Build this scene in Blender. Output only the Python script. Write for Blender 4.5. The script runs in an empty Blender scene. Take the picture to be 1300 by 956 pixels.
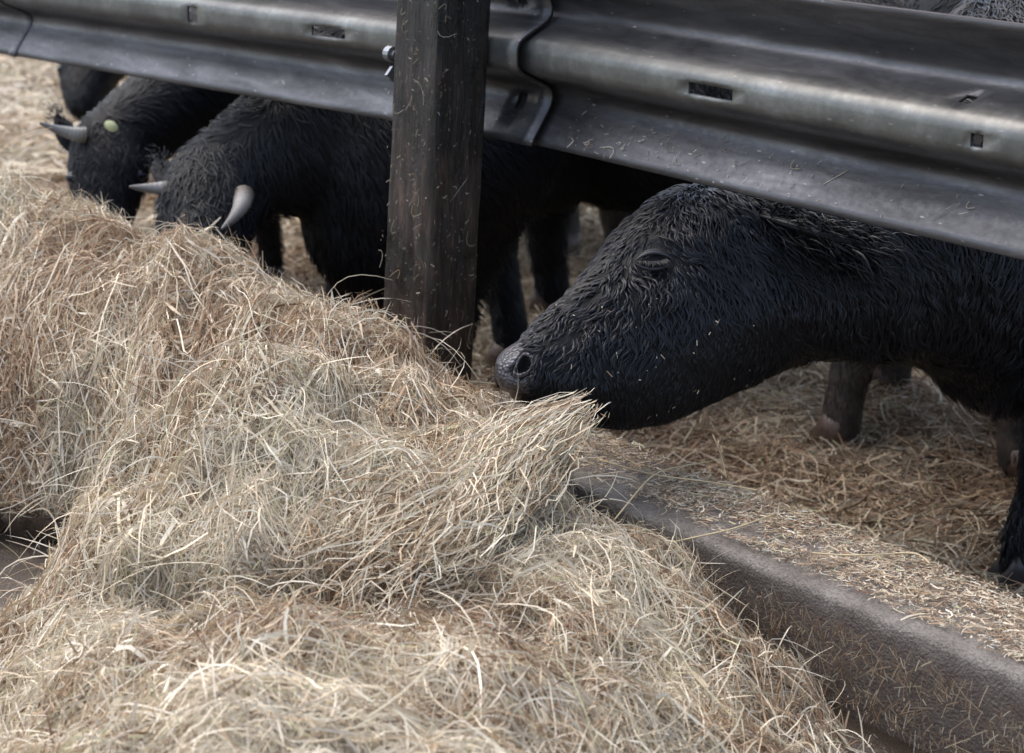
import bpy, math, random
import numpy as np

# ------------------------------------------------------------------ camera, world, sun, exposure
F_PX = 70 / 36 * 1300
YAW, PITCH = math.radians(38.3), math.radians(16.5)
HV = np.array([-math.cos(YAW), math.sin(YAW), 0.0])            # horizontal heading
RV = np.array([math.sin(YAW), math.cos(YAW), 0.0])             # right
FV = HV * math.cos(PITCH) + np.array([0, 0, -math.sin(PITCH)])
UV = np.cross(RV, FV)
CAM = np.array([0.0, -2.09, 1.443])

scene = bpy.context.scene
cam_d = bpy.data.cameras.new("camera")
cam = bpy.data.objects.new("camera", cam_d)
scene.collection.objects.link(cam)
from mathutils import Matrix, Vector
M = Matrix(((RV[0], UV[0], -FV[0], CAM[0]), (RV[1], UV[1], -FV[1], CAM[1]), (RV[2], UV[2], -FV[2], CAM[2]), (0, 0, 0, 1)))
cam.matrix_world = M
cam_d.sensor_width = 36
cam_d.lens = 70
cam_d.shift_y = -45 / 1300
cam_d.clip_end = 500
cam_d.dof.use_dof = True
cam_d.dof.focus_distance = 2.95
cam_d.dof.aperture_fstop = 6.3
scene.camera = cam

world = bpy.data.worlds.new("World")
scene.world = world
world.use_nodes = True
wn = world.node_tree
wn.nodes.clear()
SUN_EL, SUN_AZ = math.radians(64), math.radians(255)
sky = wn.nodes.new("ShaderNodeTexSky")
sky.sky_type = 'NISHITA'
sky.sun_disc = False
sky.sun_elevation = SUN_EL
sky.sun_rotation = SUN_AZ
sky.dust_density = 3.0
hs = wn.nodes.new("ShaderNodeHueSaturation")
hs.inputs['Saturation'].default_value = 0.85
bg = wn.nodes.new("ShaderNodeBackground")
bg.inputs['Strength'].default_value = 0.15
wo = wn.nodes.new("ShaderNodeOutputWorld")
wn.links.new(sky.outputs[0], hs.inputs['Color'])
wn.links.new(hs.outputs[0], bg.inputs['Color'])
wn.links.new(bg.outputs[0], wo.inputs['Surface'])

sun_d = bpy.data.lights.new("sun", 'SUN')
sun_d.energy = 0.9
sun_d.angle = math.radians(80)
sun_d.color = (1.0, 0.97, 0.93)
sun = bpy.data.objects.new("sun", sun_d)
scene.collection.objects.link(sun)
sdir = Vector((math.sin(SUN_AZ) * math.cos(SUN_EL), math.cos(SUN_AZ) * math.cos(SUN_EL), math.sin(SUN_EL)))
sun.rotation_euler = sdir.to_track_quat('Z', 'Y').to_euler()

scene.view_settings.view_transform = 'Standard'
scene.view_settings.look = 'None'
scene.view_settings.gamma = 1
scene.view_settings.exposure = 1.38
scene.view_settings.use_curve_mapping = False
scene.cycles.max_bounces = 6

rng = np.random.default_rng(7)
random.seed(7)

# ------------------------------------------------------------------ helpers
def ray(x, y):
    return FV + RV * (x - 650) / F_PX + UV * (433 - y) / F_PX
def onD(x, y, D):
    return CAM + ray(x, y) * D
def onZ(x, y, Z):
    d = ray(x, y); return CAM + d * (Z - CAM[2]) / d[2]
def onY(x, y, Y):
    d = ray(x, y); return CAM + d * (Y - CAM[1]) / d[1]
def uw(X, Y):
    return RV[0] * X + RV[1] * (Y - CAM[1]), HV[0] * X + HV[1] * (Y - CAM[1])
def xy(u, w):
    return RV[0] * u + HV[0] * w, CAM[1] + RV[1] * u + HV[1] * w
def unit(a):
    return a / np.maximum(np.linalg.norm(a, axis=-1, keepdims=True), 1e-9)

def value_noise(seed):
    tab = np.random.default_rng(seed).random((256, 256))
    def f(x, y):
        x = np.asarray(x, float); y = np.asarray(y, float)
        xi = np.floor(x).astype(int); yi = np.floor(y).astype(int)
        fx = x - xi; fy = y - yi
        fx = fx * fx * (3 - 2 * fx); fy = fy * fy * (3 - 2 * fy)
        a = tab[xi % 256, yi % 256]; b = tab[(xi + 1) % 256, yi % 256]
        c = tab[xi % 256, (yi + 1) % 256]; d = tab[(xi + 1) % 256, (yi + 1) % 256]
        return (a * (1 - fx) + b * fx) * (1 - fy) + (c * (1 - fx) + d * fx) * fy - 0.5
    return f
N1, N2, N3, N4 = value_noise(1), value_noise(2), value_noise(3), value_noise(4)
def fbm(N, x, y, o=4):
    s = 0; a = 1
    for k in range(o):
        s = s + a * N(x * 2 ** k + 17 * k, y * 2 ** k + 5 * k); a *= 0.5
    return s

def mesh_np(name, verts, faces_list, mats, mat_idx=None, color=None, smooth=True):
    """faces_list: list of int arrays (n,k)"""
    me = bpy.data.meshes.new(name)
    verts = np.asarray(verts, np.float32)
    me.vertices.add(len(verts)); me.vertices.foreach_set('co', verts.ravel())
    loops = np.concatenate([f.ravel() for f in faces_list]).astype(np.int32)
    cnt = np.concatenate([np.full(len(f), f.shape[1], np.int32) for f in faces_list])
    start = np.concatenate([[0], np.cumsum(cnt)[:-1]]).astype(np.int32)
    me.loops.add(len(loops)); me.loops.foreach_set('vertex_index', loops)
    me.polygons.add(len(cnt)); me.polygons.foreach_set('loop_start', start)
    me.polygons.foreach_set('use_smooth', np.full(len(cnt), smooth))
    for m in mats: me.materials.append(m)
    if mat_idx is not None: me.polygons.foreach_set('material_index', np.asarray(mat_idx, np.int32))
    me.update(calc_edges=True)
    if color is not None:
        at = me.color_attributes.new('Col', 'FLOAT_COLOR', 'POINT')
        c = np.ones((len(verts), 4), np.float32); c[:, :3] = color
        at.data.foreach_set('color', c.ravel())
    me.validate()
    return me

def link(name, me, parent=None):
    o = bpy.data.objects.new(name, me)
    scene.collection.objects.link(o)
    if parent is not None: o.parent = parent
    return o
def empty(name, loc):
    o = bpy.data.objects.new(name, None); o.location = loc
    scene.collection.objects.link(o); return o
def tag(o, label=None, cat=None, group=None, kind=None):
    if label: o['label'] = label
    if cat: o['category'] = cat
    if group: o['group'] = group
    if kind: o['kind'] = kind
    return o

class MB:
    def __init__(s): s.v = []; s.f = {}; s.n = 0; s.c = []
    def add(s, v, faces, c=None):
        v = np.asarray(v, float)
        for f in faces:
            f = np.asarray(f, int)
            if f.size: s.f.setdefault(f.shape[1], []).append(f + s.n)
        s.v.append(v); s.n += len(v)
        if c is not None: s.c.append(np.broadcast_to(c, (len(v), 3)))
    def build(s, name, mats, parent=None, origin=(0, 0, 0), smooth=True):
        v = np.concatenate(s.v) - np.asarray(origin)
        me = mesh_np(name, v, [np.concatenate(f) for f in s.f.values()], mats, color=np.concatenate(s.c) if s.c else None, smooth=smooth)
        return link(name, me, parent)

def grid_faces(nr, nc, wrap=False):
    i = np.arange(nr - 1)[:, None]; j = np.arange(nc if wrap else nc - 1)[None]
    a = i * nc + j; b = i * nc + (j + 1) % nc
    return np.stack([a, b, b + nc, a + nc], -1).reshape(-1, 4)

def tube(path, radii, n=12, cap=True, aniso=(1, 1), up=(0, 0, 1)):
    path = np.asarray(path, float); radii = np.asarray(radii, float)
    t = unit(np.gradient(path, axis=0)); upv = np.asarray(up, float)
    s = unit(np.cross(t, upv)); b = np.cross(s, t)
    a = np.linspace(0, 2 * np.pi, n, endpoint=False)
    v = path[:, None] + radii[:, None, None] * (aniso[0] * np.cos(a)[None, :, None] * s[:, None] + aniso[1] * np.sin(a)[None, :, None] * b[:, None])
    v = v.reshape(-1, 3); f = [grid_faces(len(path), n, True)]
    if cap:
        k = len(v); v = np.vstack([v, path[0], path[-1]])
        j = np.arange(n)
        f.append(np.stack([(j + 1) % n, j, np.full(n, k)], 1))
        o = (len(path) - 1) * n
        f.append(np.stack([o + j, o + (j + 1) % n, np.full(n, k + 1)], 1))
    return v, f

def ribbons(C, W, width, taper=None):
    """C (n,k,3) centre lines, W (n,k,3) or (n,1,3) width dirs, width (n,) -> verts, quads"""
    n, k, _ = C.shape
    if taper is None: taper = np.ones(k)
    h = 0.5 * width[:, None, None] * taper[None, :, None]
    v = np.stack([C - W * h, C + W * h], 2).reshape(-1, 3)
    base = (np.arange(n) * k * 2)[:, None] + (np.arange(k - 1) * 2)[None]
    base = base.reshape(-1)
    return v, np.stack([base, base + 1, base + 3, base + 2], 1)

# ------------------------------------------------------------------ materials
def mat(name):
    m = bpy.data.materials.new(name); m.use_nodes = True
    nt = m.node_tree; b = nt.nodes['Principled BSDF']
    return m, nt, b
def nd(nt, typ, **kw):
    n = nt.nodes.new(typ)
    for k, v in kw.items():
        if k in n.inputs: n.inputs[k].default_value = v
        else: setattr(n, k, v)
    return n
def ramp(nt, src, stops):
    r = nt.nodes.new('ShaderNodeValToRGB')
    el = r.color_ramp.elements
    while len(el) < len(stops): el.new(0.5)
    for e, (p, c) in zip(el, stops):
        e.position = p; e.color = (*c, 1)
    nt.links.new(src, r.inputs[0]); return r
def noise(nt, scale, detail=5, rough=0.6, coords=None, dist=0):
    n = nd(nt, 'ShaderNodeTexNoise', Scale=scale, Detail=detail, Roughness=rough, Distortion=dist)
    if coords is not None: nt.links.new(coords, n.inputs['Vector'])
    return n
def mixc(nt, fac, a, b, mode='MIX'):
    n = nt.nodes.new('ShaderNodeMix'); n.data_type = 'RGBA'; n.blend_type = mode
    for s, i in ((fac, 0), (a, 6), (b, 7)):
        if isinstance(s, (int, float)): n.inputs[i].default_value = s
        elif isinstance(s, tuple): n.inputs[i].default_value = (*s, 1)
        else: nt.links.new(s, n.inputs[i])
    return n.outputs[2]
def bump(nt, b, src, strength, dist):
    n = nd(nt, 'ShaderNodeBump', Strength=strength, Distance=dist)
    nt.links.new(src, n.inputs['Height']); nt.links.new(n.outputs[0], b.inputs['Normal']); return n

def mat_strand(name, rough=0.55, trans=0.15):
    m, nt, b = mat(name)
    at = nd(nt, 'ShaderNodeAttribute', attribute_name='Col')
    nt.links.new(at.outputs['Color'], b.inputs['Base Color'])
    b.inputs['Roughness'].default_value = rough
    b.inputs['Specular IOR Level'].default_value = 0.35
    tr = nd(nt, 'ShaderNodeBsdfTranslucent'); nt.links.new(at.outputs['Color'], tr.inputs['Color'])
    mx = nd(nt, 'ShaderNodeMixShader'); mx.inputs[0].default_value = trans
    nt.links.new(b.outputs[0], mx.inputs[1]); nt.links.new(tr.outputs[0], mx.inputs[2])
    nt.links.new(mx.outputs[0], nt.nodes['Material Output'].inputs['Surface'])
    return m
M_HAY = mat_strand('hay_strand')

m, nt, b = mat('hay_core'); M_CORE = m
tc = nd(nt, 'ShaderNodeTexCoord')
n1 = noise(nt, 60, 6, 0.7, tc.outputs['Object'])
r1 = ramp(nt, n1.outputs[0], [(0.3, (0.05, 0.03, 0.018)), (0.55, (0.16, 0.105, 0.065)), (0.75, (0.3, 0.23, 0.15))])
nt.links.new(r1.outputs[0], b.inputs['Base Color']); b.inputs['Roughness'].default_value = 0.9
bump(nt, b, n1.outputs[0], 0.8, 0.02)

m, nt, b = mat('bedding_ground'); M_GROUND = m
tc = nd(nt, 'ShaderNodeTexCoord')
n1 = noise(nt, 45, 6, 0.75, tc.outputs['Object']); n2 = noise(nt, 2.2, 4, 0.6, tc.outputs['Object'])
r1 = ramp(nt, n1.outputs[0], [(0.32, (0.05, 0.032, 0.02)), (0.5, (0.17, 0.11, 0.065)), (0.72, (0.33, 0.24, 0.15))])
r2 = ramp(nt, n2.outputs[0], [(0.35, (0.6, 0.55, 0.5)), (0.65, (1, 1, 1))])
nt.links.new(mixc(nt, 1.0, r1.outputs[0], r2.outputs[0], 'MULTIPLY'), b.inputs['Base Color'])
b.inputs['Roughness'].default_value = 0.8
bump(nt, b, n1.outputs[0], 0.8, 0.03)

def concrete(name, c0, c1, c2, rough):
    m, nt, b = mat(name)
    tc = nd(nt, 'ShaderNodeTexCoord')
    a = noise(nt, 13, 9, 0.72, tc.outputs['Object']); f = noise(nt, 230, 3, 0.6, tc.outputs['Object'])
    r = ramp(nt, a.outputs[0], [(0.3, c0), (0.52, c1), (0.75, c2)])
    rf = ramp(nt, f.outputs[0], [(0.34, (0.62, 0.58, 0.55)), (0.5, (1, 1, 1)), (0.68, (1.3, 1.27, 1.22))])
    nt.links.new(mixc(nt, 1.0, r.outputs[0], rf.outputs[0], 'MULTIPLY'), b.inputs['Base Color'])
    b.inputs['Roughness'].default_value = rough
    ad = nd(nt, 'ShaderNodeMath', operation='ADD'); nt.links.new(a.outputs[0], ad.inputs[0]); nt.links.new(f.outputs[0], ad.inputs[1])
    bump(nt, b, ad.outputs[0], 0.7, 0.006)
    return m, nt, b
M_KERB, nt, b = concrete('kerb_concrete', (0.075, 0.062, 0.050), (0.15, 0.132, 0.114), (0.24, 0.222, 0.198), 0.6)
# dirt and slurry stain on the lower part of the wall, and a worn pale nosing (world heights)
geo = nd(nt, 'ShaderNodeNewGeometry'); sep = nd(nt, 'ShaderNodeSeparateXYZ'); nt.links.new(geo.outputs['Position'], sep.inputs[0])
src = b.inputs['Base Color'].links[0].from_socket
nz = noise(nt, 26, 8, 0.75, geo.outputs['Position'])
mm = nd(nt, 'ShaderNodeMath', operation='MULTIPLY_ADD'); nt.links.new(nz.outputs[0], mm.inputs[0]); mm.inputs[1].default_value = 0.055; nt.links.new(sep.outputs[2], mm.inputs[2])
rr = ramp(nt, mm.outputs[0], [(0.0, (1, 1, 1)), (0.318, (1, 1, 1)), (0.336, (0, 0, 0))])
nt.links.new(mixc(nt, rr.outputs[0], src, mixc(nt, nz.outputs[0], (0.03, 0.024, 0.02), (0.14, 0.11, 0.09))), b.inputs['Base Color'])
M_FLOOR, _, _ = concrete('feed_floor', (0.03, 0.022, 0.017), (0.06, 0.045, 0.034), (0.1, 0.078, 0.06), 0.3)

m, nt, b = mat('weathered_steel'); M_RAIL = m
at = nd(nt, 'ShaderNodeAttribute', attribute_name='Col')      # R: worn pale band
tc = nd(nt, 'ShaderNodeTexCoord')
mp = nd(nt, 'ShaderNodeMapping'); mp.inputs['Scale'].default_value = (1.2, 6, 6); nt.links.new(tc.outputs['Object'], mp.inputs[0])
a = noise(nt, 3.5, 7, 0.65, mp.outputs[0], 0.6); f = noise(nt, 90, 4, 0.6, tc.outputs['Object'])
dark = ramp(nt, a.outputs[0], [(0.3, (0.036, 0.035, 0.036)), (0.52, (0.085, 0.083, 0.085)), (0.78, (0.165, 0.162, 0.165))])
mp2 = nd(nt, 'ShaderNodeMapping'); mp2.inputs['Scale'].default_value = (5, 3, 5); nt.links.new(tc.outputs['Object'], mp2.inputs[0])
st = noise(nt, 2.0, 6, 0.7, mp2.outputs[0])
pale = ramp(nt, st.outputs[0], [(0.3, (0.075, 0.076, 0.07)), (0.55, (0.14, 0.142, 0.13)), (0.75, (0.235, 0.24, 0.235))])
mul = nd(nt, 'ShaderNodeMath', operation='MULTIPLY_ADD'); nt.links.new(st.outputs[0], mul.inputs[0]); mul.inputs[1].default_value = 1.1
sb = nd(nt, 'ShaderNodeMath', operation='SUBTRACT'); nt.links.new(at.outputs['Color'], sb.inputs[0]); sb.inputs[1].default_value = 0.55
nt.links.new(sb.outputs[0], mul.inputs[2])
cl = nd(nt, 'ShaderNodeClamp'); nt.links.new(mul.outputs[0], cl.inputs[0])
mq = nd(nt, 'ShaderNodeMath', operation='MULTIPLY'); nt.links.new(cl.outputs[0], mq.inputs[0]); nt.links.new(at.outputs['Color'], mq.inputs[1])
nt.links.new(mixc(nt, mq.outputs[0], dark.outputs[0], pale.outputs[0]), b.inputs['Base Color'])
b.inputs['Metallic'].default_value = 0.6
rr = ramp(nt, f.outputs[0], [(0.3, (0.32, 0.32, 0.32)), (0.7, (0.48, 0.48, 0.48))])
nt.links.new(rr.outputs[0], b.inputs['Roughness'])
bump(nt, b, f.outputs[0], 0.25, 0.0015)
vs = nd(nt, 'ShaderNodeTexVoronoi', Scale=55.0); vs.feature = 'F1'; mp3 = nd(nt, 'ShaderNodeMapping'); mp3.inputs['Scale'].default_value = (.35, 1, 1); mp3.inputs['Rotation'].default_value = (0, .6, 0)
nt.links.new(tc.outputs['Object'], mp3.inputs[0]); nt.links.new(mp3.outputs[0], vs.inputs['Vector'])
rs = ramp(nt, vs.outputs['Distance'], [(0.0, (1, 1, 1)), (0.07, (1, 1, 1)), (0.1, (0, 0, 0))])
base_src = b.inputs['Base Color'].links[0].from_socket
nt.links.new(mixc(nt, rs.outputs[0], base_src, (0.2, 0.19, 0.18)), b.inputs['Base Color'])

m, nt, b = mat('old_post_timber'); M_POST = m
tc = nd(nt, 'ShaderNodeTexCoord')
mp = nd(nt, 'ShaderNodeMapping'); mp.inputs['Scale'].default_value = (26, 26, 3.4); nt.links.new(tc.outputs['Object'], mp.inputs[0])
a = noise(nt, 2.2, 8, 0.7, mp.outputs[0], 0.4); f = noise(nt, 5, 5, 0.6, tc.outputs['Object'])
r1 = ramp(nt, a.outputs[0], [(0.32, (0.010, 0.008, 0.007)), (0.48, (0.026, 0.021, 0.018)), (0.6, (0.065, 0.048, 0.04)), (0.8, (0.15, 0.12, 0.105))])
r2 = ramp(nt, f.outputs[0], [(0.42, (0.16, 0.15, 0.15)), (0.53, (0.9, 0.85, 0.8)), (0.66, (1.4, 1.15, 1.0))])
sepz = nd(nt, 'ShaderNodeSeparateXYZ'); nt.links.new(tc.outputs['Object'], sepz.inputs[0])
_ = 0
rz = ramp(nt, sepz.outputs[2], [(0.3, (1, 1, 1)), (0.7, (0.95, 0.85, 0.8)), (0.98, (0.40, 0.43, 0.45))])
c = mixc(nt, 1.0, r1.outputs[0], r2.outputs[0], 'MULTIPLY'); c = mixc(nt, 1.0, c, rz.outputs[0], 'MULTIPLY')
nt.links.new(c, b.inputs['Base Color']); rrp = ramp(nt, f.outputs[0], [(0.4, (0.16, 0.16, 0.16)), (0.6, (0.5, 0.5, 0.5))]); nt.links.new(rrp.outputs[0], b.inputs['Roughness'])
bump(nt, b, a.outputs[0], 1.0, 0.012)

def fur_mat(name, c0, c1, rough):
    m, nt, b = mat(name)
    at = nd(nt, 'ShaderNodeAttribute', attribute_name='Col')
    nt.links.new(mixc(nt, 1.0, at.outputs['Color'], c1, 'MULTIPLY'), b.inputs['Base Color'])
    b.inputs['Roughness'].default_value = rough
    b.inputs['Specular IOR Level'].default_value = 0.25
    return m
M_FUR = fur_mat('wet_black_hair', None, (0.9, 0.93, 1.0), 0.38)
M_FURB = fur_mat('black_shaggy_hair', None, (0.9, 0.92, 1.0), 0.5)
m, nt, b = mat('black_hide'); M_HIDE = m
tc = nd(nt, 'ShaderNodeTexCoord'); a = noise(nt, 120, 4, 0.6, tc.outputs['Object'])
b.inputs['Base Color'].default_value = (0.004, 0.004, 0.005, 1); b.inputs['Roughness'].default_value = 0.6; b.inputs['Specular IOR Level'].default_value = 0.2
bump(nt, b, a.outputs[0], 0.5, 0.003)
m, nt, b = mat('muddy_leg'); M_MUD = m
tc = nd(nt, 'ShaderNodeTexCoord'); a = noise(nt, 25, 6, 0.7, tc.outputs['Object'])
r1 = ramp(nt, a.outputs[0], [(0.35, (0.014, 0.012, 0.011)), (0.6, (0.055, 0.042, 0.035)), (0.8, (0.12, 0.09, 0.072))])
nt.links.new(r1.outputs[0], b.inputs['Base Color']); b.inputs['Roughness'].default_value = 0.6
bump(nt, b, a.outputs[0], 0.6, 0.01)
m, nt, b = mat('nose_skin'); M_NOSE = m
tc = nd(nt, 'ShaderNodeTexCoord'); v = nd(nt, 'ShaderNodeTexVoronoi', Scale=190.0); nt.links.new(tc.outputs['Object'], v.inputs['Vector'])
a = noise(nt, 22, 4, 0.6, tc.outputs['Object'])
r1 = ramp(nt, a.outputs[0], [(0.35, (0.02, 0.018, 0.021)), (0.6, (0.055, 0.049, 0.054)), (0.75, (0.1, 0.082, 0.08))])
nt.links.new(r1.outputs[0], b.inputs['Base Color']); b.inputs['Roughness'].default_value = 0.28
bump(nt, b, v.outputs['Distance'], 0.8, 0.003)
m, nt, b = mat('hole_black'); M_DARK = m
b.inputs['Base Color'].default_value = (0.003, 0.003, 0.003, 1); b.inputs['Roughness'].default_value = 0.8
m, nt, b = mat('eyelid_skin'); M_LID = m
b.inputs['Base Color'].default_value = (0.010, 0.010, 0.013, 1); b.inputs['Roughness'].default_value = 0.5
m, nt, b = mat('eye_gloss'); M_EYE = m
b.inputs['Base Color'].default_value = (0.004, 0.004, 0.006, 1); b.inputs['Roughness'].default_value = 0.06
m, nt, b = mat('horn'); M_HORN = m
at = nd(nt, 'ShaderNodeAttribute', attribute_name='Col'); a = noise(nt, 40, 4, 0.6)
nt.links.new(mixc(nt, 0.5, at.outputs['Color'], ramp(nt, a.outputs[0], [(0.3, (0.5, 0.48, 0.45)), (0.7, (1.0, 1.0, 1.0))]).outputs[0], 'MULTIPLY'), b.inputs['Base Color'])
b.inputs['Roughness'].default_value = 0.4
m, nt, b = mat('hoof_horn'); M_HOOF = m
a = noise(nt, 18, 4, 0.6)
nt.links.new(ramp(nt, a.outputs[0], [(0.3, (0.025, 0.017, 0.012)), (0.7, (0.11, 0.062, 0.04))]).outputs[0], b.inputs['Base Color']); b.inputs['Roughness'].default_value = 0.5
m, nt, b = mat('dark_hoof'); M_DHOOF = m
b.inputs['Base Color'].default_value = (0.012, 0.01, 0.01, 1); b.inputs['Roughness'].default_value = 0.4
m, nt, b = mat('yellow_tag'); M_TAG = m
b.inputs['Base Color'].default_value = (0.62, 0.62, 0.32, 1); b.inputs['Roughness'].default_value = 0.45
m, nt, b = mat('zinc_bolt'); M_BOLT = m
b.inputs['Base Color'].default_value = (0.2, 0.21, 0.22, 1); b.inputs['Metallic'].default_value = 0.7; b.inputs['Roughness'].default_value = 0.35
m, nt, b = mat('rusty_bolt_and_gap_shade'); M_RUST_GAP_SHADE = m
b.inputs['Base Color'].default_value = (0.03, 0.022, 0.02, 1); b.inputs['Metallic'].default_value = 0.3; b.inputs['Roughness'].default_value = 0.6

# ------------------------------------------------------------------ setting: ground, feed floor, kerb
KF, KB, KZ = -0.165, 0.032, 0.32
def ground_h(X, Y):
    return 0.03 * fbm(N1, X * 1.7, Y * 1.7, 3) + 0.022 * fbm(N2, X * 9, Y * 9, 3) - .012
xs = np.concatenate([-np.geomspace(60, 14, 24), np.linspace(-13.5, 2.5, 260), np.geomspace(3, 60, 20)])
ys = np.concatenate([np.linspace(0.0, 9, 170), np.geomspace(9.4, 60, 26)])
XX, YY = np.meshgrid(xs, ys)
ZZ = ground_h(XX, YY)
me = mesh_np('ground', np.stack([XX, YY, ZZ], -1).reshape(-1, 3), [grid_faces(len(ys), len(xs))], [M_GROUND])
tag(link('ground', me), kind='structure')

xs = np.concatenate([-np.geomspace(60, 8, 14), np.linspace(-7, 3, 60), np.geomspace(3.5, 60, 12)])
ys = np.concatenate([-np.geomspace(60, 4, 14), np.linspace(-3.9, KF + 0.02, 30)])
XX, YY = np.meshgrid(xs, ys)
ZZ = 0.12 + 0.006 * fbm(N3, XX * 2, YY * 2, 3)
me = mesh_np('floor', np.stack([XX, YY, ZZ], -1).reshape(-1, 3), [grid_faces(len(ys), len(xs))], [M_FLOOR])
tag(link('feed_passage_floor', me), kind='structure')

# kerb: rounded profile with slight waviness
prof = [(KF - 0.012, 0.05), (KF - 0.012, 0.12), (KF - 0.008, 0.2)]
R_ = 0.014
for a_ in np.linspace(180, 90, 7):
    prof.append((KF + R_ + R_ * math.cos(math.radians(a_)), KZ - R_ + R_ * math.sin(math.radians(a_))))
prof += [(KF + 0.08, KZ + 0.002), (-0.04, KZ + 0.003)]
for a_ in np.linspace(90, 0, 5):
    prof.append((KB - 0.02 + 0.02 * math.cos(math.radians(a_)), KZ - 0.02 + 0.02 * math.sin(math.radians(a_))))
prof += [(KB, 0.1), (KB + 0.004, -0.1)]
prof = np.array(prof)
xs = np.linspace(-13, 3, 500)
V = np.zeros((len(xs), len(prof), 3))
V[:, :, 0] = xs[:, None]; V[:, :, 1] = prof[None, :, 0]; V[:, :, 2] = prof[None, :, 1]
V[:, :, 1] += 0.008 * fbm(N1, xs[:, None] * 5, prof[None, :, 1] * 8, 3)
V[:, :, 2] += 0.007 * fbm(N2, xs[:, None] * 4, prof[None, :, 0] * 12, 3)
k = MB(); k.add(V.reshape(-1, 3), [grid_faces(len(xs), len(prof))[:, ::-1]])
kerb = k.build('concrete_kerb', [M_KERB], origin=(-2, 0, 0)); kerb.location = (-2, 0, 0)
tag(kerb, 'low dirty concrete kerb with rounded edge, strewn with chopped straw, under the barrier', 'kerb')
# darker footing strip along its base
k = MB(); fp = np.array([(-0.27, 0.10), (-0.265, 0.15), (-0.25, 0.162), (KF - 0.014, 0.166), (KF - 0.014, 0.1)])
V = np.zeros((200, len(fp), 3)); x2 = np.linspace(-13, 3, 200)
V[:, :, 0] = x2[:, None]; V[:, :, 1] = fp[None, :, 0] + 0.02 * fbm(N3, x2[:, None] * 3, fp[None, :, 0] * 3, 3); V[:, :, 2] = fp[None, :, 1] + 0.008 * fbm(N4, x2[:, None] * 6, fp[None, :, 0] * 6, 3)
V[:, -2:, 1] = fp[None, -2:, 0]
k.add(V.reshape(-1, 3), [grid_faces(200, len(fp))[:, ::-1]])
k.build('footing', [M_FLOOR], kerb, origin=(-2, 0, 0))

# ------------------------------------------------------------------ crash-barrier rails
def rail_profile():
    # z from bottom lip (0) to top lip (.31); y: 0 = ridge nearest the feed side, .083 = troughs
    pts = [(0.0, 0.030), (0.012, 0.036), (0.05, 0.066), (0.064, 0.076), (0.078, 0.081), (0.090, 0.079), (0.100, 0.069), (0.109, 0.05),
           (0.117, 0.03), (0.124, 0.014), (0.131, 0.004), (0.139, 0.0)]
    # slot band inside the ridge
    low = pts + [(0.1462, -0.001)]
    up = [(0.31 - z, y) for z, y in low][::-1]
    return np.array(low + up)
def build_rail(name, p0, p1, zt0, zt1, holes, label, proud_end=False):
    """p0,p1: xy of ridge line at both ends; zt: bottom z; holes: list of (s0,s1,row) distances from p0"""
    P = rail_profile(); L = np.linalg.norm(np.array(p1) - np.array(p0))
    cuts = sorted(set([0, L] + [c for h_ in holes for c in h_[:2]]))
    s = []
    for a_, b_ in zip(cuts[:-1], cuts[1:]):
        s += list(np.linspace(a_, b_, max(2, int((b_ - a_) / 0.03)), endpoint=False))
    s.append(L); s = np.array(s)
    T = np.array([*(np.array(p1) - np.array(p0)) / L, 0.0]); Nn = np.array([-T[1], T[0], 0])
    if Nn[1] < 0: Nn = -Nn
    V = np.zeros((len(s), len(P), 3))
    zb = zt0 + (zt1 - zt0) * s / L
    V[:] = np.array([*p0, 0.0]) + s[:, None, None] * T + P[None, :, 1, None] * Nn
    dent = 0.004 * fbm(N4, s[:, None] * 2.2, P[None, :, 0] * 6, 3)
    V += dent[:, :, None] * Nn
    V[:, :, 2] = zb[:, None] + P[None, :, 0]
    if proud_end: V -= (0.009 * np.exp(-((L - s) / 0.06) ** 2))[:, None, None] * Nn       # end sprung slightly proud at the lap
    q = grid_faces(len(s), len(P))
    nr = len(P) - 1
    keep = np.ones(len(q), bool)
    for (a_, b_, j0, j1) in holes:
        for i in range(len(s) - 1):
            if s[i] >= a_ - 1e-6 and s[i + 1] <= b_ + 1e-6:
                for j in range(j0, j1): keep[i * nr + j] = False
    q = q[keep]
    wear = np.exp(-((P[:, 0] - 0.160) / 0.033) ** 4)
    col = np.zeros((len(s), len(P), 3)); col[:] = wear[None, :, None]
    me = mesh_np(name, V.reshape(-1, 3) - np.array([*p0, zt0]), [q], [M_RAIL, M_RUST_GAP_SHADE], color=col.reshape(-1, 3))
    o = link(name, me); o.location = (*p0, zt0)
    md = o.modifiers.new('s', 'SOLIDIFY'); md.thickness = 0.005; md.offset = 0; md.material_offset_rim = 1  # rust-dark rim colour, painted to deepen the gap shadow at the laps
    tag(o, label, 'barrier rail', 'crash barrier rails of the feed fence')
    return o
RB = 0.793
J = -2.615                                   # where the right-hand rail laps over the left-hand one
xs_ = lambda px, py, Y=0.0: onY(px, py, Y)[0]
a0, a1 = xs_(870, 112), xs_(926, 118)
b0, b1 = xs_(1227, 178), xs_(1243, 182)
c0_, c1_ = xs_(1231, 78, .06), xs_(1246, 82, .06)
JR = -2.88
rail_r = build_rail('barrier_rail', (JR, 0.010), (3.0, 0.010), RB, RB,
    [(a0 - JR, a1 - JR, 12, 13), (b0 - JR, b1 - JR, 12, 13), (c0_ - JR, c1_ - JR, 17, 18)],
    'near right dark steel W-beam rail with a worn pale ridge, over the feeding cow')
L0, L1 = (-4.75, -0.175), (J, -0.002)
LL = math.dist(L0, L1); sx = lambda x: (x - L0[0]) / (L1[0] - L0[0]) * LL
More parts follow.
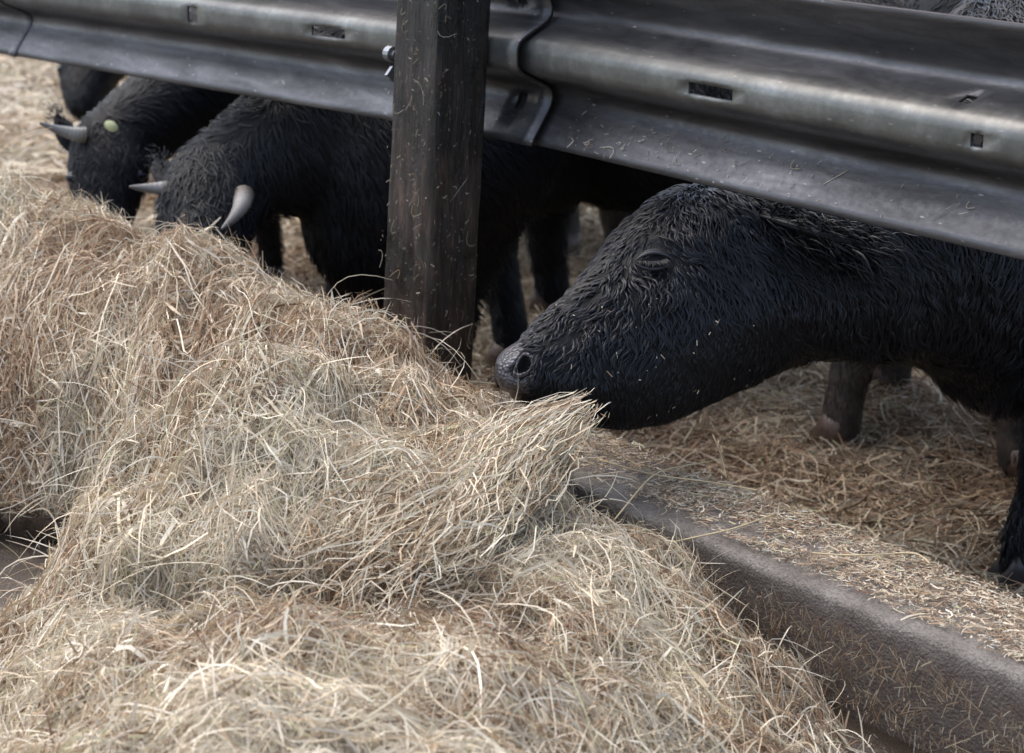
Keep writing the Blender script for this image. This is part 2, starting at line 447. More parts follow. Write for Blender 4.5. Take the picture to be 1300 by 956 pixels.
rail_l = build_rail('barrier_rail', L0, L1, 0.752, RB + 0.002,
    [(sx(xs_(391, 36, -.06)), sx(xs_(429, 40, -.06)), 12, 13), (sx(xs_(229, 10, -.1)), sx(xs_(240, 14, -.1)), 11, 14),
     (sx(-2.705), sx(-2.680), 2, 4), (sx(-2.705), sx(-2.680), 21, 23)],
    'left steel W-beam rail running behind the post, over the horned cows', proud_end=True)
rail_far = build_rail('barrier_rail', (-9.0, -0.50), (-4.37, -0.138), 0.70, 0.758,
    [], 'far left steel rail, its end just seen at the left edge', proud_end=True)
# contents of holes: bolts seen through slots
def bolt(name, parent, p, r, dep, material, n=6, origin=(0, 0, 0)):
    v, f = tube([p, p + np.array([0, -dep, 0]), p + np.array([0, -dep, 0]) * 1.001], [r, r, r * 0.6], n)
    k = MB(); k.add(v, f); return k.build(name, [material], parent, origin=origin, smooth=False)
for i in range(4):
    x = a0 + (a1 - a0) * (i + 0.5) / 4
    pass
bolt('bolt', rail_r, np.array([(b0 + b1) / 2, 0.016, RB + .157]), 0.008, 0.006, M_RUST_GAP_SHADE, origin=(JR, 0.010, RB))
if False: bolt('bolt', rail_r, np.array([(c0_ + c1_) / 2, 0.075, RB + .243]), 0.0075, 0.016, M_RUST_GAP_SHADE, origin=(J, 0, RB))

# ------------------------------------------------------------------ post
pl = onY(498, 60, -0.125)[0]; pr_ = onY(625, 100, -0.012)[0]
pc = onY(566, 60, -0.125)[0]
X0, X1, Y0, Y1 = pl, pc, -0.125, -0.012
X1 = min(X1, pr_)
cx, cy = (X0 + X1) / 2, (Y0 + Y1) / 2
def post_mesh():
    corner = 0.012; hx, hy = (X1 - X0) / 2, (Y1 - Y0) / 2
    ring = []
    for (sx_, sy_, a0_) in ((1, 1, 0), (-1, 1, 90), (-1, -1, 180), (1, -1, 270)):
        for a_ in np.linspace(a0_, a0_ + 90, 5):
            ring.append((sx_ * (hx - corner) + corner * math.cos(math.radians(a_)), sy_ * (hy - corner) + corner * math.sin(math.radians(a_))))
    # densify
    ring = np.array(ring); dense = []
    for i in range(len(ring)):
        a_, b_ = ring[i], ring[(i + 1) % len(ring)]; nn = max(1, int(np.linalg.norm(b_ - a_) / 0.008))
        for t in range(nn): dense.append(a_ + (b_ - a_) * t / nn)
    ring = np.array(dense); z = np.linspace(0.0, 1.75, 180)
    V = np.zeros((len(z), len(ring), 3)); V[:, :, :2] = ring[None]; V[:, :, 2] = z[:, None]
    per = np.arange(len(ring))
    d = 0.006 * fbm(N2, per[None, :] * 0.45, z[:, None] * 2.5, 4) + 0.004 * fbm(N3, per[None, :] * .1, z[:, None] * 1.2, 2)
    V[:, :, :2] *= (1 + d[:, :, None] / 0.06)
    V[:, :, 0] += (z[:, None] - 0.95) * 0.036
    V[:, :, 1] += (z[:, None] - 0.95) * 0.044
    k = MB(); n = len(ring)
    vv = np.vstack([V.reshape(-1, 3), [0, 0, 1.75]])
    j = np.arange(n); o = (len(z) - 1) * n
    k.add(vv, [grid_faces(len(z), n, True), np.stack([o + j, o + (j + 1) % n, np.full(n, o + n)], 1)])
    return k
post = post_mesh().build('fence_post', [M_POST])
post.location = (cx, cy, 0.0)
tag(post, 'thick dark weathered fence post with hay scraps stuck to it, holding the rail', 'post')
k = MB()
bz = onY(495, 66, -0.06)
bx = np.array([X0 - 0.016 - cx, Y0 + 0.075 - cy, 1.0])
bp = onY(495, 68, Y0 + 0.02) - np.array([cx, cy, 0])
v, f = tube([bp + [0.02, 0, 0], bp + [-0.012, 0, 0], bp + [-0.0121, 0, 0]], [0.008, 0.008, 0.005], 6); k.add(v, f)
v, f = tube([bp + [0.012, 0, 0], bp + [-0.003, 0, 0], bp + [-0.0031, 0, 0]], [0.014, 0.014, 0.008], 14); k.add(v, f)
v, f = tube([bp + [0.01, 0.0, -0.035], bp + [0.002, 0, -0.036], bp + [0.0019, 0, -0.036]], [0.014, 0.014, 0.008], 4); k.add(v, f)
k.build('bolt', [M_BOLT], post, smooth=False)

# ------------------------------------------------------------------ hay heaps: surface through control points
cps = [  # pixel x, pixel y, horizontal distance
    (0, 222, 3.9), (60, 240, 3.8), (120, 262, 3.72), (200, 285, 3.58), (250, 300, 3.47), (320, 325, 3.35), (400, 365, 3.18), (450, 400, 3.1), (490, 440, 3.06),
    (-150, 180, 4.1), (-150, 400, 3.6), (-150, 600, 3.3),
    (0, 330, 3.64), (0, 400, 3.44), (0, 500, 3.36), (0, 590, 3.32), (0, 640, 3.31),
    (100, 330, 3.45), (100, 420, 3.30), (100, 520, 3.27), (100, 590, 3.26),
    (200, 350, 3.32), (200, 430, 3.17), (200, 480, 3.16),
    (300, 380, 3.22), (300, 430, 3.12), (270, 462, 3.10), (380, 400, 3.14), (400, 430, 3.09), (350, 445, 3.08),
    (300, 482, 2.8), (380, 468, 2.8), (440, 470, 2.82), (520, 490, 2.95), (560, 510, 3.0), (600, 520, 2.95), (150, 550, 2.76), (220, 512, 2.78), (180, 530, 2.76),
    (300, 560, 2.6), (450, 560, 2.65), (380, 520, 2.68), (520, 570, 2.68), (600, 590, 2.66), (650, 560, 2.8), (680, 540, 2.92), (722, 530, 2.98),
    (200, 620, 2.58), (300, 680, 2.42), (300, 740, 2.38), (420, 640, 2.5), (500, 690, 2.43), (560, 650, 2.52), (240, 768, 2.42), (300, 775, 2.4), (380, 760, 2.42),
    (120, 640, 2.62), (60, 740, 2.68), (0, 815, 2.74), (0, 840, 2.5), (100, 860, 2.25), (100, 790, 2.42), (180, 740, 2.45),
    (300, 867, 2.08), (500, 867, 2.08), (480, 780, 2.37), (500, 810, 2.28), (600, 760, 2.4), (700, 867, 2.15), (700, 760, 2.42), (650, 690, 2.55), (700, 660, 2.62), (700, 612, 2.68), (738, 665, 2.64),
    (850, 867, 2.26), (850, 780, 2.46), (825, 712, 2.62), (950, 867, 2.40), (1000, 867, 2.50), (915, 790, 2.58), (870, 725, 2.68),
]
CP = []
for px, py, w in cps:
    d = ray(px, py); t = w / np.dot(d, HV); p = CAM + d * t
    u_, w_ = uw(p[0], p[1]); CP.append((u_, w_, p[2]))
for px, w, z in [(0, 3.16, .08), (40, 3.06, .08), (0, 3.0, .08), (25, 2.93, .09), (-60, 3.1, .08), (60, 3.12, .09), (100, 3.03, .1), (90, 2.9, .1), (150, 2.95, .08), (200, 2.93, .08), (240, 2.92, .12), (200, 3.0, .08), (250, 2.97, .14), (300, 2.93, .22), (350, 2.93, .31), (400, 2.95, .40), (735, 2.85, .24), (700, 2.93, .30), (700, 3.0, .27), (720, 2.95, .26), (780, 2.84, .22), (780, 2.92, .16), (830, 2.78, .22), (830, 2.86, .14), (880, 2.80, .14), (745, 2.90, .25), (740, 2.97, .22), (930, 2.71, .12), (980, 2.62, .11), (1030, 2.58, .1),  (-100, 3.0, .12), (-200, 2.7, .12), (1090, 2.5, .12), (1020, 2.62, .14), (1180, 2.4, .12), (1120, 2.3, .12), (950, 2.70, .2),
                 (300, 1.7, .42), (600, 1.7, .42), (850, 1.8, .36), (50, 1.8, .36), (1000, 2.1, .2), (-100, 2.2, .2), (300, 1.3, .4), (700, 1.3, .35), (1100, 1.8, .12),
                 (0, 4.25, .42), (120, 4.05, .42), (250, 3.8, .42), (400, 3.5, .4), (490, 3.3, .4), (560, 3.2, .38), (640, 3.12, .36), (700, 3.05, .36), (-150, 4.4, .4),
                 (0, 4.45, .3), (250, 4.05, .3), (400, 3.7, .28), (780, 2.95, .28)]:
    u_ = (px - 650) / F_PX * w * 1.01; CP.append((u_, w, z))
CP = np.array(CP)
def rbf_fit(P):
    d = np.linalg.norm(P[:, None, :2] - P[None, :, :2], axis=-1)
    n = len(P); A = np.zeros((n + 3, n + 3)); A[:n, :n] = d + 0.0015 * np.eye(n) * -1
    A[:n, n] = 1; A[:n, n + 1:] = P[:, :2]; A[n, :n] = 1; A[n + 1:, :n] = P[:, :2].T
    return np.linalg.solve(A, np.concatenate([P[:, 2], np.zeros(3)]))
W_ = rbf_fit(CP)
GU, GW = np.linspace(-2.0, 1.0, 301), np.linspace(1.2, 4.6, 341)
gu, gw = np.meshgrid(GU, GW, indexing='ij')
Z = W_[len(CP)] + W_[len(CP) + 1] * gu + W_[len(CP) + 2] * gw
for (cu, cw, _), wt in zip(CP, W_): Z = Z + wt * np.hypot(gu - cu, gw - cw)
gx, gy = xy(gu, gw)
def carve(pts, depth, rad):
    global Z
    P = []
    for px, py, w in pts:
        d = ray(px, py); p = CAM + d * (w / np.dot(d, HV)); P.append(uw(p[0], p[1]))
    best = np.full(gu.shape, 9.0)
    for (a0_, b0_), (a1_, b1_) in zip(P[:-1], P[1:]):
        du, dw = a1_ - a0_, b1_ - b0_; t = np.clip(((gu - a0_) * du + (gw - b0_) * dw) / (du * du + dw * dw), 0, 1)
        best = np.minimum(best, np.hypot(gu - a0_ - t * du, gw - b0_ - t * dw))
    Z = Z - depth * np.exp(-(best / rad) ** 2)
carve([(-60, 690, 3.08), (60, 640, 3.0), (130, 590, 2.95), (190, 545, 2.92), (250, 505, 2.93), (290, 465, 2.9)], 0.24, 0.07)
carve([(250, 510, 2.93), (275, 468, 2.93)], 0.08, 0.05)
carve([(120, 745, 2.47), (240, 772, 2.40), (330, 778, 2.39), (420, 765, 2.40), (520, 740, 2.42), (640, 690, 2.53)], 0.07, 0.032)
carve([(40, 610, 3.18), (130, 550, 3.04), (200, 505, 2.98), (265, 470, 2.95)], 0.13, 0.07)
carve([(130, 640, 2.78), (170, 590, 2.86), (230, 545, 2.9)], 0.08, 0.04)
carve([(440, 560, 2.68), (500, 545, 2.72)], 0.05, 0.03)
carve([(650, 640, 2.64), (720, 640, 2.70)], 0.06, 0.04)
for _k in range(34):
    hx_, hw_ = rng.uniform(20, 880), rng.uniform(2.2, 3.4)
    carve([(hx_, 600, hw_), (hx_ + rng.uniform(-30, 30), 600, hw_ + 0.02)], rng.uniform(.02, .055), rng.uniform(.018, .032))
Z = Z + 0.04 * fbm(N1, gx * 6, gy * 6, 3) + 0.045 * fbm(N2, gx * 14 + 3, gy * 14, 3)
Z = Z - 0.034 * np.clip((gw - 3.0) / .25, 0, 1)
Zc = np.clip(Z, 0.10, 0.8)
fade = np.clip((0.02 - (gy + 0.12)) / 0.12, 0, 1)      # stop at the kerb top
limit = np.where(gy > KF, 0.30 + 0.25 * fade, 9)
left = np.clip((-2.3 - gx) / 0.3, 0, 1)                # left of the muzzle hay spills over the kerb
Zc = np.minimum(Zc, np.where(gy > KF, np.where(gy > -0.02, 0.30 + 0.0 * left, limit * left + 0.29 * (1 - left)), 9))
def Hs(u, w):
    fu = np.clip((u - GU[0]) / (GU[1] - GU[0]), 0, len(GU) - 1.001); fw = np.clip((w - GW[0]) / (GW[1] - GW[0]), 0, len(GW) - 1.001)
    i = fu.astype(int); j = fw.astype(int); a = fu - i; b = fw - j
    return (Zc[i, j] * (1 - a) + Zc[i + 1, j] * a) * (1 - b) + (Zc[i, j + 1] * (1 - a) + Zc[i + 1, j + 1] * a) * b

def bulge(X, Y, Zp, front):
    u_, w_ = uw(X, Y)
    if front:
        a_ = 0.028 * np.exp(-(((u_ + .42) / .34) ** 2)) * np.exp(-((w_ - 2.45) / .16) ** 2)
        k_ = np.exp(-((Zp - .43) / .045) ** 2)
    else:
        a_ = 0.09 * np.clip((-.30 - u_) / .22, 0, 1)
        k_ = np.clip((Zp - .12) / .09, 0, 1) * np.clip((.60 - Zp) / .2, 0, 1)
        k_ = k_ * k_ * (3 - 2 * k_)
    return X - HV[0] * a_ * k_, Y - HV[1] * a_ * k_
PAL = np.array([(0.66, 0.53, 0.37), (0.72, 0.63, 0.46), (0.60, 0.53, 0.42), (0.47, 0.34, 0.22), (0.36, 0.235, 0.14), (0.50, 0.47, 0.28), (0.22, 0.13, 0.08), (0.80, 0.73, 0.58)])
def strand_colors(n, patch, weights=(3, 3, 3, 2.8, 1.7, 0.8, 1.2, 1.5)):
    """patch -0.5..0.5: pushes towards reddish or pale"""
    w = np.tile(np.array(weights, float), (n, 1))
    w[:, [3, 4, 6]] *= np.exp(3.2 * patch)[:, None]
    w[:, [1, 2, 7]] *= np.exp(-2.0 * patch)[:, None]
    c = np.cumsum(w, 1); r_ = rng.random(n) * c[:, -1]
    idx = (r_[:, None] > c).sum(1)
    return PAL[idx] * rng.uniform(0.75, 1.15, (n, 1))

def lay_strands(mb, u, w, ang, L, width, off, bend, K=6, lift=0.0, col=None, kp=0.09, front=True):
    """strands that follow the heap surface (positions in ground axes u, w)"""
    n = len(u); t = np.linspace(-0.5, 0.5, K)
    kink = (rng.random((n, K)) < kp) * rng.normal(size=(n, K)) * 0.32
    a = ang[:, None] + bend[:, None] * t[None] * 2 + 0.2 * rng.normal(size=(n, 1)) * np.sin(t * 9)[None] * .5 + kink.cumsum(1)
    du = np.cumsum(np.cos(a) * L[:, None] / (K - 1), 1); dw = np.cumsum(np.sin(a) * L[:, None] / (K - 1), 1)
    e = 0.012; g1 = (Hs(u + e, w) - Hs(u - e, w)) / (2 * e); g2 = (Hs(u, w + e) - Hs(u, w - e)) / (2 * e)
    gm = np.hypot(g1, g2) + 1e-9; c1, c2 = g1 / gm, g2 / gm; kf = 1 / np.sqrt(1 + np.minimum(gm, 3) ** 2) - 1
    pr1 = (du * c1[:, None] + dw * c2[:, None]) * kf[:, None]; du = du + pr1 * c1[:, None]; dw = dw + pr1 * c2[:, None]
    U_ = u[:, None] + du - du.mean(1, keepdims=True); Wd = w[:, None] + dw - dw.mean(1, keepdims=True)
    Zs = Hs(U_, Wd)
    # limit steepness along a strand so it bridges hollows instead of kinking
    Zm = Zs.mean(1, keepdims=True); Zs = Zm + (Zs - Zm) * np.minimum(1, (L[:, None] * 0.9) / (np.ptp(Zs, axis=1)[:, None] + 1e-6))
    arch = off[:, None] + lift * (rng.normal(size=(n, 1)) * t[None] * 2 + 0.7 * rng.random((n, 1)) * (0.25 - t ** 2)[None] * 4)
    Zs = Zs + arch
    X, Y = xy(U_, Wd)
    X, Y = bulge(X, Y, Zs, front)
    over = (X > -2.38) & (Y > KF - .012) & (Zs < KZ + .0)
    Y = np.where(over, KF - .012, Y)
    C = np.stack([X, Y, Zs], -1)
    T = unit(np.gradient(C, axis=1))
    rv = unit(rng.normal(size=(n, 1, 3)) + np.array([0, 0, 0.0]))
    Wv = unit(np.cross(T, rv))
    tp = np.ones(K); tp[0] = 0.6; tp[-1] = 0.3
    v, q = ribbons(C, Wv, width, tp)
    mb.add(v, [q], np.repeat(col, K * 2, 0))

def in_front(u, w):      # True: front heap, False: rear-left heap
    x_px = 650 + F_PX * u / (w * 1.0)
    wb = np.interp(x_px, [-400, 0, 100, 150, 250, 330, 420, 520, 700], [2.95, 3.0, 2.99, 2.95, 2.95, 2.94, 2.96, 3.0, 3.3])
    return w < wb
def heap(name, front, nst, label):
    mb = MB()
    # core surface
    mask = (Zc > 0.125)
    ii = in_front(gu, gw) if front else ~in_front(gu, gw)
    ok = mask & ii
    okf = ok[:-1, :-1] | ok[1:, :-1] | ok[:-1, 1:] | ok[1:, 1:]
    i, j = np.nonzero(okf); nW = len(GW)
    q = np.stack([i * nW + j, (i + 1) * nW + j, (i + 1) * nW + j + 1, i * nW + j + 1], 1)
    used, inv = np.unique(q, return_inverse=True)
    bx1, by1 = bulge(gx, gy, Zc, front)
    vv = np.stack([bx1, by1, Zc - 0.028], -1).reshape(-1, 3)[used]
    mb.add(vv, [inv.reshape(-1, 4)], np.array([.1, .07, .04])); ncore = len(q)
    # candidates on the surface, by area
    cand = 0; U0 = []; W0 = []
    while cand < nst:
        u = rng.uniform(-1.9, 0.95, 60000); w = rng.uniform(1.55, 4.4, 60000)
        e = 0.01; sx_ = (Hs(u + e, w) - Hs(u - e, w)) / (2 * e); sw = (Hs(u, w + e) - Hs(u, w - e)) / (2 * e)
        area = np.sqrt(1 + sx_ ** 2 + sw ** 2)
        keep = (Hs(u, w) > 0.14) & (in_front(u, w) == front) & (rng.random(60000) < np.minimum(area, 3.5) / 3.5) & (np.abs(u / w) < 0.42)
        X_, Y_ = xy(u, w)
        keep &= ~((Y_ > KF - 0.01) & (X_ > -2.35)) & (Y_ < 0.03)
        tr_ = (u > -.80) & (u < -.33) & (w > 2.82) & (w < 3.06); keep &= ~(tr_ & (rng.random(60000) < .75))
        U0.append(u[keep]); W0.append(w[keep]); cand += keep.sum()
    u = np.concatenate(U0)[:nst]; w = np.concatenate(W0)[:nst]; X_, Y_ = xy(u, w)
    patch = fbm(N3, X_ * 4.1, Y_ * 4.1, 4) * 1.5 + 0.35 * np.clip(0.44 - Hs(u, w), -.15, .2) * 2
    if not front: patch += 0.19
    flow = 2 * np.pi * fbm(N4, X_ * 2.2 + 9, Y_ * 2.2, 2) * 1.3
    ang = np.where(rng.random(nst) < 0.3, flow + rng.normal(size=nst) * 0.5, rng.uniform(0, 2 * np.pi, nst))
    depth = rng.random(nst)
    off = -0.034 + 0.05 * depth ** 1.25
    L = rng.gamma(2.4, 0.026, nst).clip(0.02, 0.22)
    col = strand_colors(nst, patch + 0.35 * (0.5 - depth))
    width = rng.gamma(3, 0.00032, nst).clip(.0004, .0034); width = np.where(rng.random(nst) < .04, rng.uniform(.0028, .0048, nst), width)
    off = off + 0.012 * (rng.random(nst) < .12) * rng.random(nst)
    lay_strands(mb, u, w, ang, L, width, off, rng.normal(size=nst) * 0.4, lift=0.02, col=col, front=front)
    # locks of near-parallel stems draped over the heap
    nl = 420 if front else 260
    idx = rng.integers(0, nst, nl)
    m_ = 26; uu = np.repeat(u[idx], m_) + rng.normal(size=nl * m_) * 0.016; ww = np.repeat(w[idx], m_) + rng.normal(size=nl * m_) * 0.016
    al = np.repeat(flow[idx] + rng.normal(size=nl) * 0.5, m_) + rng.normal(size=nl * m_) * 0.34
    bl = np.repeat(rng.normal(size=nl) * 0.8, m_) + rng.normal(size=nl * m_) * 0.45
    Ll = np.repeat(rng.uniform(0.08, 0.26, nl), m_) * rng.uniform(0.6, 1.2, nl * m_)
    ol = np.repeat(rng.uniform(0.0, 0.022, nl), m_) + rng.normal(size=nl * m_) * 0.004
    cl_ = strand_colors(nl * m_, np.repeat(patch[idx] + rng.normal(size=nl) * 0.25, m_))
    lay_strands(mb, uu, ww, al, Ll, rng.uniform(0.0009, 0.0022, nl * m_), ol, bl, K=8, lift=0.014, col=cl_, kp=.06, front=front)
    # free stalks that stand off the heap
    nf = 5200 if front else 3200
    # long pale stalks lying across the top
    nk = 2600 if front else 1700; idx = rng.integers(0, nst, nk)
    lay_strands(mb, u[idx], w[idx], rng.uniform(0, 6.28, nk), rng.uniform(.09, .3, nk), rng.uniform(.0011, .0025, nk), rng.uniform(.004, .022, nk), rng.normal(size=nk) * .3, K=10, lift=.02, col=strand_colors(nk, np.full(nk, -.6)), kp=.05, front=front)
    # chaff: tiny broken bits, and broad flat leaves
    nc = 26000 if front else 15000; idx = rng.integers(0, nst, nc)
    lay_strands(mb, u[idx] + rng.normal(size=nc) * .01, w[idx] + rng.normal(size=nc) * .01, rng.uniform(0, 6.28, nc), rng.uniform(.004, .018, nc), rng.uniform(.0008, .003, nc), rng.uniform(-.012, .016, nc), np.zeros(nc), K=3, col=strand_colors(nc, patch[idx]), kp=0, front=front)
    nc = 1800 if front else 1000; idx = rng.integers(0, nst, nc)
    lay_strands(mb, u[idx], w[idx], rng.uniform(0, 6.28, nc), rng.uniform(.05, .16, nc), rng.uniform(.004, .0075, nc), rng.uniform(-.008, .016, nc), rng.normal(size=nc) * .4, K=8, lift=.015, col=strand_colors(nc, np.full(nc, -.1)) * .9, kp=.05, front=front)
    idx = rng.integers(0, nst, nf); X, Y = xy(u[idx], w[idx]); zq = Hs(u[idx], w[idx]); X, Y = bulge(X, Y, zq, front); P0 = np.stack([X, Y, zq], -1)
    d = unit(np.stack([rng.normal(size=nf), rng.normal(size=nf), np.abs(rng.normal(size=nf)) * 0.55 + 0.05], -1))
    t = np.linspace(0, 1, 8); Lf = rng.gamma(3, 0.028, nf).clip(0.03, 0.22)
    side = unit(np.cross(d, rng.normal(size=(nf, 3))))
    C = P0[:, None] + d[:, None] * (Lf[:, None] * t)[..., None] + side[:, None] * (Lf[:, None] * rng.normal(size=(nf, 1)) * 0.2 * np.sin(t * 3)[None])[..., None]
    C[:, :, 2] -= (Lf[:, None] * rng.uniform(0.1, .7, (nf, 1)) * t ** 2)
    T = unit(np.gradient(C, axis=1)); Wv = unit(np.cross(T, rng.normal(size=(nf, 1, 3))))
    v, q2 = ribbons(C, Wv, rng.uniform(0.0008, 0.002, nf), np.array([1, 1, 1, 1, 1, .9, .7, .3]))
    mb.add(v, [q2], np.repeat(strand_colors(nf, np.full(nf, -0.35)), 16, 0))
    extra = front
    if front:
        # the sheaf of hay pulled up to the cow's mouth
        A = [onD(430, 735, 2.58), onD(560, 665, 2.70), onD(648, 578, 2.83), onD(732, 522, 2.9)]
        ns = 1500
        s0 = rng.uniform(0, 0.75, ns); s1 = s0 + rng.uniform(0.2, 0.45, ns)
        K = 9; t = np.linspace(0, 1, K)
        S = (s0[:, None] + (s1 - s0)[:, None] * t[None]).clip(0, 1.04)
        A_ = np.array(A); kn = np.array([0, .35, .75, 1.0])
        C = np.stack([np.interp(S, kn, A_[:, q_]) for q_ in range(3)], -1)
        C += (A_[-1] - A_[-2])[None, None] * np.maximum(S - 1, 0)[..., None] * 2
        spread = (0.055 * (1.1 - S).clip(0) + 0.009)[..., None]
        jit = rng.normal(size=(ns, 1, 3)) * np.array([1, 1, 0.55]) + rng.normal(size=(ns, K, 3)).cumsum(1) * 0.22
        C = C + jit * spread
        T = unit(np.gradient(C, axis=1)); Wv = unit(np.cross(T, rng.normal(size=(ns, 1, 3))))
        v, q3 = ribbons(C, Wv, rng.uniform(0.0009, 0.0022, ns), np.array([.6] + [1] * 7 + [.4]))
        mb.add(v, [q3], np.repeat(strand_colors(ns, np.full(ns, -0.1)), K * 2, 0))
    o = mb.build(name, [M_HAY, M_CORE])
    mi = np.zeros(len(o.data.polygons), np.int32); mi[:ncore] = 1
    o.data.polygons.foreach_set('material_index', mi)
    tag(o, label, 'hay', kind='stuff')
    return o
heap('hay_heap', True, 190000, 'loose pale hay heap in front, its top reaching the big cow\'s muzzle')
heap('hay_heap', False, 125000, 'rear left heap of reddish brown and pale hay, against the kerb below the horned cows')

# ------------------------------------------------------------------ straw bedding behind the kerb
def loose(mb, X, Y, Zf, L, width, K, liftmax, patch, weights, flat=0.5, dark=1.0):
    n = len(X); t = np.linspace(-0.5, 0.5, K); a = rng.uniform(0, 2 * np.pi, n); bend = rng.normal(size=n) * 0.6
    aa = a[:, None] + bend[:, None] * t[None] * 2 + ((rng.random((n, K)) < .18) * rng.normal(size=(n, K)) * .9).cumsum(1)
    dx = np.cumsum(np.cos(aa) * L[:, None] / (K - 1), 1); dy = np.cumsum(np.sin(aa) * L[:, None] / (K - 1), 1)
    PX = X[:, None] + dx - dx.mean(1, keepdims=True); PY = Y[:, None] + dy - dy.mean(1, keepdims=True)
    PZ = Zf(PX, PY) + (rng.random(n) * liftmax)[:, None] + (rng.normal(size=n) * liftmax * flat)[:, None] * t[None]
    C = np.stack([PX, PY, PZ], -1); T = unit(np.gradient(C, axis=1)); Wv = unit(np.cross(T, unit(rng.normal(size=(n, 1, 3)) + [0, 0, 1.0])))
    v, q = ribbons(C, Wv, width); mb.add(v, [q], np.repeat(strand_colors(n, patch, weights) * dark, K * 2, 0))
mb = MB(); wts = (4, 1.8, 1.8, 2.8, 2.2, 0.8, 2.4, 0.5)
n = 200000; w = rng.uniform(1.9, 6.2, n) ; u = rng.uniform(-.32, .46, n) * w
X, Y = xy(u, w); k_ = Y > KB + 0.005; X, Y = X[k_], Y[k_]; n = len(X)
pt = fbm(N2, X * 2.1, Y * 2.1, 3) * .9 - .02
loose(mb, X, Y, ground_h, rng.gamma(3, 0.03, n).clip(.03, .25), rng.gamma(3, .0007, n).clip(.0008, .0045), 6, 0.05, pt, wts, dark=.68)
n = 60000; w = rng.uniform(6, 13, n); u = rng.uniform(-.30, .30, n) * w; X, Y = xy(u, w); k_ = Y > KB + .005; X, Y = X[k_], Y[k_]; n = len(X)
loose(mb, X, Y, ground_h, rng.gamma(3, 0.05, n).clip(.05, .4), rng.uniform(.003, .008, n), 4, 0.06, fbm(N2, X * 2.1, Y * 2.1, 3) * 1.4 - .2, wts, dark=0.95)
tag(mb.build('straw_bedding', [M_HAY]), 'trampled brown straw bedding covering the yard behind the kerb', 'straw', kind='stuff')

# chopped straw along the kerb top and down its face
mb = MB(); n = 40000
X = rng.uniform(-2.75, 0.2, n); yy = rng.beta(1.3, 1.2, n)
Y = KF + 0.024 + yy * (KB - KF - 0.03)
dens = fbm(N3, X * 7, Y * 14, 3) + 0.25 + 0.5 * (yy - .4)
k_ = dens > rng.uniform(-0.2, 0.45, n); X, Y = X[k_], Y[k_]; n = len(X)
loose(mb, X, Y, lambda a, b: np.full_like(a, KZ + 0.006) + 0 * b, rng.gamma(1.8, 0.007, n).clip(.003, .07), rng.gamma(3, .00035, n).clip(.0005, .0026), 4, 0.006, np.full(n, .15), (4, 3, 3, 3, 2, 1, 1.5, 2), flat=0.2)
n = 9000; X = rng.uniform(-2.5, -.6, n); Zf_ = rng.uniform(0.17, 0.295, n); k_ = fbm(N1, X * 9, Zf_ * 9, 3) > rng.uniform(-.3, .5, n); X, Zf_ = X[k_], Zf_[k_]; n = len(X)
t = np.linspace(-.5, .5, 4); L = rng.gamma(2.2, 0.008, n).clip(.005, .05); a = rng.normal(size=n) * 0.9 + np.pi / 2
C = np.stack([X[:, None] + np.cos(a)[:, None] * L[:, None] * t + .1 * L[:, None] * t ** 2, np.full((n, 4), KF - 0.0165) - rng.random((n, 1)) * .002, Zf_[:, None] + np.sin(a)[:, None] * L[:, None] * t], -1)
v, q = ribbons(C, unit(np.cross(unit(np.gradient(C, axis=1)), np.array([0, 1.0, 0.2]))), rng.uniform(.0006, .0016, n)); mb.add(v, [q], np.repeat(strand_colors(n, np.full(n, .3)) * rng.uniform(.35, 1.0, (n, 1)), 8, 0))
# a few long stalks lying over the kerb, matching the ones in view
for pts in ([(760, 583), (825, 603), (905, 612), (960, 622)], [(905, 552), (915, 575), (922, 606)], [(1032, 702), (1090, 706), (1165, 700), (1180, 715)], [(780, 660), (830, 598), (905, 585)], [(845, 690), (930, 672), (985, 652)]):
    P = np.array([onZ(a_, b_, KZ + 0.02 + 0.02 * (i % 2)) for i, (a_, b_) in enumerate(pts)])
    tt = np.linspace(0, 1, 14); kn = np.linspace(0, 1, len(P)); C = np.stack([np.interp(tt, kn, P[:, q_]) for q_ in range(3)], -1)
    for _ in range(3): C[1:-1] = (C[:-2] + C[1:-1] * 2 + C[2:]) / 4
    v, f = tube(C, np.full(14, .0013), 5); mb.add(v, f, np.array([.62, .5, .3]))
tag(mb.build('chopped_straw', [M_HAY]), 'short chopped straw scattered over the concrete kerb', 'straw', kind='stuff')

# scraps stuck on post and rails
def scraps(name, pts, nrm, tdir, n, Lm, parent, origin):
    mb = MB(); P = pts(n); t = np.linspace(-.5, .5, 5); L = (rng.gamma(1.3, Lm, n) + np.where(rng.random(n) < .06, rng.uniform(.01, .035, n), 0)).clip(.002, .05)
    a = rng.uniform(0, 2 * np.pi, n); c = rng.normal(size=n) * .7
    e1, e2 = tdir
    C = P[:, None] + (np.cos(a)[:, None] * L[:, None] * t)[..., None] * e1 + (np.sin(a)[:, None] * L[:, None] * t)[..., None] * e2 + (c[:, None] * L[:, None] * (t ** 2 * 4))[..., None] * (e1 * .5 + e2 * .5) + nrm * (0.002 + 0.004 * rng.random((n, 1, 1)))
    v, q = ribbons(C, unit(np.cross(unit(np.gradient(C, axis=1)), nrm)), rng.uniform(.0005, .0012, n)); mb.add(v, [q], np.repeat(strand_colors(n, np.full(n, -.1)) * rng.uniform(.3, .85, (n, 1)), 10, 0))
    return mb.build(name, [M_HAY], parent, origin=origin)
ez = np.array([0, 0, 1.0]); ex = np.array([1.0, 0, 0]); ey = np.array([0, 1.0, 0])
lean = lambda z: (z - .95) * .036
leany = lambda z: (z - .95) * .044
def ptsA(n):
    z = rng.uniform(.35, 1.25, n); return np.stack([rng.uniform(X0, X1, n) + lean(z), Y0 - .004 + leany(z), z], -1)
